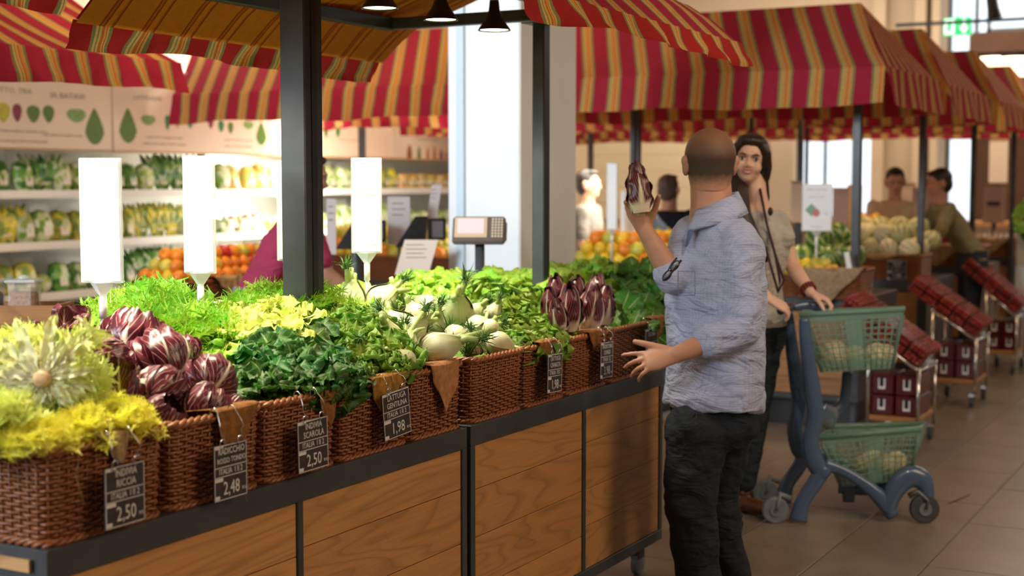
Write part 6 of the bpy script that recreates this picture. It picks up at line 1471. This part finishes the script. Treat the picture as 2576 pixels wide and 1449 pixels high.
# keep the hair off her face
organic('hair', hr_, hm2.m, wom, .005, 6)
m = MB()
for off in (0, .02):
    m.tube([p-wL for p in (K(1912, 475+off*100, -.05), K(1928, 560, -.165+off), K(1950, 640, -.185+off), K(1962+off*500, 705, -.17+off), K(1958, 735, -.16), K(1945, 690, -.17), K(1925, 620, -.175))], .006, 6)
m.obj('lanyard', pm('maroon_strap', (.035, .008, .012), .7), wom, True)
m = MB(); m.ball((0, 0, 0), (.012, .012, .02)); m.obj('clip_microphone', M['black'], wom, loc=K(1938, 532, -.125)-wL)
for k in range(3):
    c_ = lw2.lerp(le, .10+.05*k); dd = (lw2-le).normalized(); u_ = dd.orthogonal().normalized(); v2 = dd.cross(u_); m = MB()
    for i in range(16): m.ball(c_-wL+(u_*cos(i*pi/8)+v2*sin(i*pi/8))*.033, .0062, 6, 4)
    m.obj('bracelet', M['red_bead'], wom, True)

# ------------------------------------------------------------------ people farther away
def figure(label, px, py, Z, turn, shirt, pants, H=1.7, lean=0, arms='down', fa=False, hairc=None, feet=True):
    """head centre at the pixel; turn = facing direction in degrees (0 away, 90 right, 180 towards us)"""
    hcn = atd(px, py, Z) if Z < 9 else aty(px, py, Z-.0); k = H/1.7; t_ = R(turn); f = D(sin(t_), cos(t_)); a = D(-cos(t_), sin(t_)); ln = V(f)*lean
    hip = V((hcn.x, hcn.y, .92*k))-ln; L = V((hip.x, hip.y, 0)); g = thing('person', label, 'person', L)
    nk = hcn-ZV*.125*k-f*.01; zs = nk.z-.06
    def at(q): return hip.lerp(nk-ZV*.035, q)
    rg = [(at(0), .15, .11), (at(.2), .15, .11), (at(.45), .155, .11), (at(.7), .18, .12), (at(.9), .185, .10), (at(1.0), .12, .075)]
    b = MB(); loft(b, [(c, a*(A-.012)*k, f*(B-.012)*k) for c, A, B in rg]); limb(b, [at(1.0), nk, hcn-ZV*.04], [.06*k, .055*k, .055*k]); fr = headmesh(b, hcn, f+(ZV*-.25 if lean else ZV*0), ZV, k)
    s_ = MB(); loft(s_, [(hip-ZV*.06, a*.165*k, f*.12*k)]+[(c, a*A*k, f*B*k) for c, A, B in rg])
    for sg in (-1, 1):
        sh_ = at(.9)+a*.18*k*sg
        if arms == 'down': el_ = sh_-ZV*.28*k+a*.04*sg; wr_ = el_-ZV*.22*k+f*.08
        elif arms == 'reach': el_ = sh_-ZV*.24*k+f*.10; wr_ = el_+f*.16-ZV*.12*k
        else: el_ = sh_-ZV*.26*k+a*.03*sg+f*.02; wr_ = el_+f*.22*k-ZV*.02-a*.08*sg
        limb(b, [sh_, el_, wr_], [.045*k, .037*k, .026*k]); hand(b, wr_, (wr_-el_), -ZV if arms != 'down' else -a*sg, f if arms == 'down' else -a*sg, k, (.3, .4, .3)); limb(s_, [sh_, sh_.lerp(el_, .75)], [.062*k, .055*k])
    p_ = MB(); loft(p_, [(hip+ZV*.03, a*.155*k, f*.115*k), (hip-ZV*.08, a*.165*k, f*.125*k), (hip-ZV*.16, a*.14*k, f*.11*k)])
    for sg in (-1, 1):
        h_ = hip+a*.085*sg-ZV*.1; kn = V((h_.x, h_.y, .48*k))+f*.02; an = V((h_.x, h_.y, .10)); limb(b, [h_, kn, an], [.07, .05, .035]); limb(p_, [h_, kn, an], [.088, .065, .055])
        x = MB(); x.ball(an+f*.03-ZV*.045, (.05, .05, .045)); x.ball(an+f*.12-ZV*.06, (.045, .045, .035)); organic('shoe', x, M['black'], g, .012, 3)
    organic('body', b, M['skin'], g, .008, 3); organic('shirt', s_, shirt, g, .011, 4, .02, .08); organic('trousers', p_, pants, g, .012, 3)
    F_, U_, R_ = fr; h = MB()
    for off, rad in (((0, -.025, .038), (.084*k, .094*k, .088*k)), ((0, -.045, -.01), (.080*k, .065*k, .08*k)), ((0, .03, .095), (.06*k, .045*k, .022*k))):
        q = MB(); q.ball((0, 0, 0), 1, 14, 9); h.add([hcn+R_*(off[0]+v_[0]*rad[0])+F_*(off[1]+v_[1]*rad[1])+U_*(off[2]+v_[2]*rad[2]) for v_ in q.v], q.f)
    organic('hair', h, hairc or M['hair'], g, .008, 3)
    if fa: face(g, L, hcn, *fr, s=k, smile=False)
    return g
dk = clothmat('black_jumper', (.012, .014, .020)); jb = clothmat('plain_jeans', (.03, .04, .06))
figure('person in a magenta shirt bending behind the dark post', 772, 445, 6.9, 75, clothmat('magenta_shirt', (.42, .05, .12), None, 7, .9), clothmat('light_trousers', (.30, .28, .33)), 1.80, .24, 'reach')
figure('man in dark clothes behind the beige narrow sign', 1683, 478, 9.88, 30, dk, jb, 1.6, 0, 'down', hairc=pm('grey_brown_hair', (.09, .06, .045), .6, 0, .3, 40))
figure('person in a grey top at the edge of the white column', 1482, 465, 9.9, 110, clothmat('grey_top', (.17, .15, .13)), jb, 1.62, 0, 'front')
figure('dark haired person in a cream top facing us behind the melons', 2252, 458, 11.75, 190, clothmat('cream_top', (.62, .47, .30)), jb, 1.6, .05, 'front', True)
figure('man in an olive shirt leaning left over the red punnets', 2362, 462, 11.72, 270, clothmat('olive_shirt', (.26, .22, .11)), jb, 1.72, .28, 'reach')

# ================================================================== TROLLEY
blu = NT('blue_plastic'); blu.val('Base Color', (.062, .108, .20, 1)); blu.val('Roughness', .22); blu.val('Coat Weight', .3); blu = blu.m
grn_ = NT('green_plastic'); grn_.val('Base Color', (.20, .36, .29, 1)); grn_.val('Roughness', .25); grn_.val('Alpha', .55); grn_ = grn_.m
Tz = 6.2; T = lambda px, py, dz=0.0: atd(px, py, Tz+dz)
tb = T(2140, 1300, .17); tL = V((tb.x, tb.y, 0))
tro = thing('shopping_trolley', 'small blue plastic trolley with two green lattice baskets held by the woman', 'trolley', tL)
def tt(name, pts, rs, m_=blu, flat=.62, n=12, par=tro):
    P = [V(p)-tL for p in pts]; o = []; Rr = []
    for i in range(len(P)-1):     # smooth path
        p0 = P[max(i-1, 0)]; p1 = P[i]; p2 = P[i+1]; p3 = P[min(i+2, len(P)-1)]
        for k in range(6):
            t = k/6; o.append(.5*((2*p1)+(p2-p0)*t+(2*p0-5*p1+4*p2-p3)*t*t+(3*p1-p0-3*p2+p3)*t**3)); Rr.append(rs[i]+(rs[i+1]-rs[i])*t)
    o.append(P[-1]); Rr.append(rs[-1]); m = MB(); m.tube(o, Rr, n, flat=flat, up=tuple(F0)); return m.obj(name, m_, par, True)
for dz, nm_ in ((0, 'near'), (.36, 'far')):
    sx = 0 if dz == 0 else 0
    def G(px, py, r_=0): # same side profile repeated on the far side
        p = T(px, py, 0); return p+F0*dz
    tt('side_frame', [G(2022, 800), G(2030, 880), G(2045, 985), G(2052, 1050), G(2040, 1110), G(2052, 1165), G(2078, 1195)], [.022, .030, .036, .036, .036, .042, .040])
    tt('rear_leg', [G(2075, 1175), G(2050, 1215), G(2020, 1262), G(2008, 1308)], [.040, .036, .034, .042])
    if dz == 0:
        tt('front_leg', [G(2075, 1170), G(2120, 1185), G(2170, 1215), G(2212, 1250), G(2248, 1298)], [.030, .022, .026, .034, .030]); tt('front_mudguard', [G(2232, 1290), G(2250, 1235), G(2285, 1200), G(2322, 1210), G(2338, 1255)], [.030, .046, .052, .046, .022])
    else: tt('front_leg', [G(2075, 1170), G(2130, 1190), G(2190, 1225), G(2235, 1280)], [.030, .022, .026, .030])
    # wheels
    for px, py, r_, mm in ((1950, 1283, .058, M['rubber_l']), (2325, 1286, .064, M['rubber'])):
        c_ = T(px, py, .0 if dz == 0 else 0)+F0*(dz if px < 2000 else dz-.0)-tL; c_.z = r_; w_ = MB()
        if dz and px > 2000: c_ = c_-RV*.06
        if dz and px < 2000: c_ = c_+RV*.02
        w_.tube([c_-F0*.016, c_-F0*.013, c_+F0*.013, c_+F0*.016], [r_*.93, r_, r_, r_*.93], 28); wo = w_.obj('wheel', mm, tro, True); wo.data.polygons.foreach_set('use_smooth', [False]*len(wo.data.polygons))
        h_ = MB(); h_.cyl(c_-F0*.022, c_+F0*.022, r_*.45, 18); h_.obj('hub', M['rubber_l'], wo); MB().cyl(c_-F0*.026, c_+F0*.026, .009, 10).obj('axle', M['chrome'], wo)
        up_ = c_+ZV*(r_+.012)+RV*(.02 if px < 2000 else -.03); MB().tube([c_-F0*.024, c_-F0*.024+ZV*r_*.6+RV*.01, up_, up_+RV*(.045 if px < 2000 else -.04)-ZV*.02], [.008, .008, .014, .014], 8).obj('fork', M['steel_light'] if px > 2000 else M['rubber_l'], wo, True)
tt('cross_panel', [T(2062, 1040, .02), T(2090, 1050, .18), T(2100, 1045, .34)], [.05, .055, .05], flat=.4); tt('handle', [T(1962, 783, .0), T(1990, 775, .08), T(1995, 770, .2), T(1985, 772, .34)], [.016]*4, M['steel'], 1); tt('handle_bracket', [T(1990, 775, .1), T(2030, 768, .12), T(2070, 776, .14)], [.014, .018, .02]); tt('rear_brace', [T(2080, 1050, .3), T(2122, 1010, .33), T(2132, 935, .33)], [.03, .026, .024]); tt('basket_support', [T(2110, 1225, .2), T(2180, 1230, .2), T(2250, 1225, .2)], [.03]*3, flat=.4); tt('lower_foot', [T(2135, 1205, .2), T(2135, 1262, .2)], [.032, .028])
def tub(label, rim, bot, seed=0, nx=13, nz=9, solid=(.42, .60)):
    """rim and bot: four corners (near left, near right, far right, far left)"""
    rim = [p-tL for p in rim]; bot = [p-tL for p in bot]; tbk = inst('basket', MB().tube(rim, .013, 8, closed=True).mesh('basket_rim', grn_, True), tro)
    sk = MB()
    for i in range(4):
        A, B_, C_, D_ = rim[i], rim[(i+1) % 4], bot[(i+1) % 4], bot[i]; m = MB(); sk.add([A+V((0, 0, .008)), B_+V((0, 0, .008)), B_.lerp(C_, .14), A.lerp(D_, .14)], [(0, 1, 2, 3)])
        def S_(s, t): 
            p = A.lerp(B_, s).lerp(D_.lerp(C_, s), t); return p
        N = nx if i % 2 == 0 else 8
        for k in range(N+1):
            s = k/N; m.tube([S_(s, .12), S_(s+.0, .5), S_(s, 1)], .0034 if k not in (0, N) else .009, 5)
        for k in range(1, nz):
            q = k/nz; amp = .05 if i % 2 == 0 else 0; m.tube([S_(s, min(1, q+amp*sin(pi*2*s))) for s in [j/10 for j in range(11)]], .0034, 5)
        m.obj('lattice_wall', grn_, tbk, True)
        if i % 2 == 0:
            b = MB(); b.grid(lambda s, t: S_(solid[0]+(solid[1]-solid[0])*s, .1+.9*t)-F0*.004, 4, 4); b.grid(lambda s, t: S_(s, .80+.2*t), 8, 2); b.obj('solid_band', grn_, tbk, True)
    o = sk.obj('skirt', grn_, tbk); mo = o.modifiers.new('t', 'SOLIDIFY'); mo.thickness = .003
    b = MB(); b.add(bot, [(0, 1, 2, 3)]); o = b.obj('basket_floor', grn_, tbk); mo = o.modifiers.new('t', 'SOLIDIFY'); mo.thickness = .004
tub('upper', [T(2012, 792), T(2272, 778, .02), T(2276, 776, .36), T(2020, 784, .36)], [T(2068, 935, .04), T(2245, 925, .05), T(2245, 905, .31), T(2070, 912, .31)])
tub('lower', [T(2062, 1102), T(2312, 1078, .02), T(2330, 1066, .36), T(2090, 1072, .36)], [T(2115, 1222, .05), T(2290, 1206, .06), T(2290, 1180, .30), T(2115, 1195, .30)])
rnd = random.Random(4); sq = []
for px, py, dz, sc in ((2098, 893, .12, .88), (2150, 898, .2, .7), (2205, 893, .13, .72), (2228, 895, .22, .70), (2170, 1168, .12, .62), (2228, 1170, .14, .70), (2255, 1160, .22, .6), (2195, 1160, .24, .7)): sq.append(fruit('squash' if rnd.random() < .5 else 'melonp', T(px, py, dz), rnd, sc))
for i, o in enumerate(sorted(sq, key=lambda o: -o.location.z)): tag(o, 'pale round squash in the %s trolley basket, %s one' % ('upper' if i < 4 else 'lower', ordn(i % 4)), 'squash', 'squashes in the trolley')
p = T(2175, 1150, .3)

# sparse mark on the floor and a paper scrap
m = MB(); q = atz(2418, 1255, 0); m.tube([q+V((-.03, -.14, .002)), q+V((0, 0, .003)), q+V((.02, .12, .002))], [.003, .006, .003], 5, flat=.3); tag(m.obj('floor_scrap', M['leather'], None, True), 'thin brown strip lying on the floor tiles right of the trolley', 'strip')
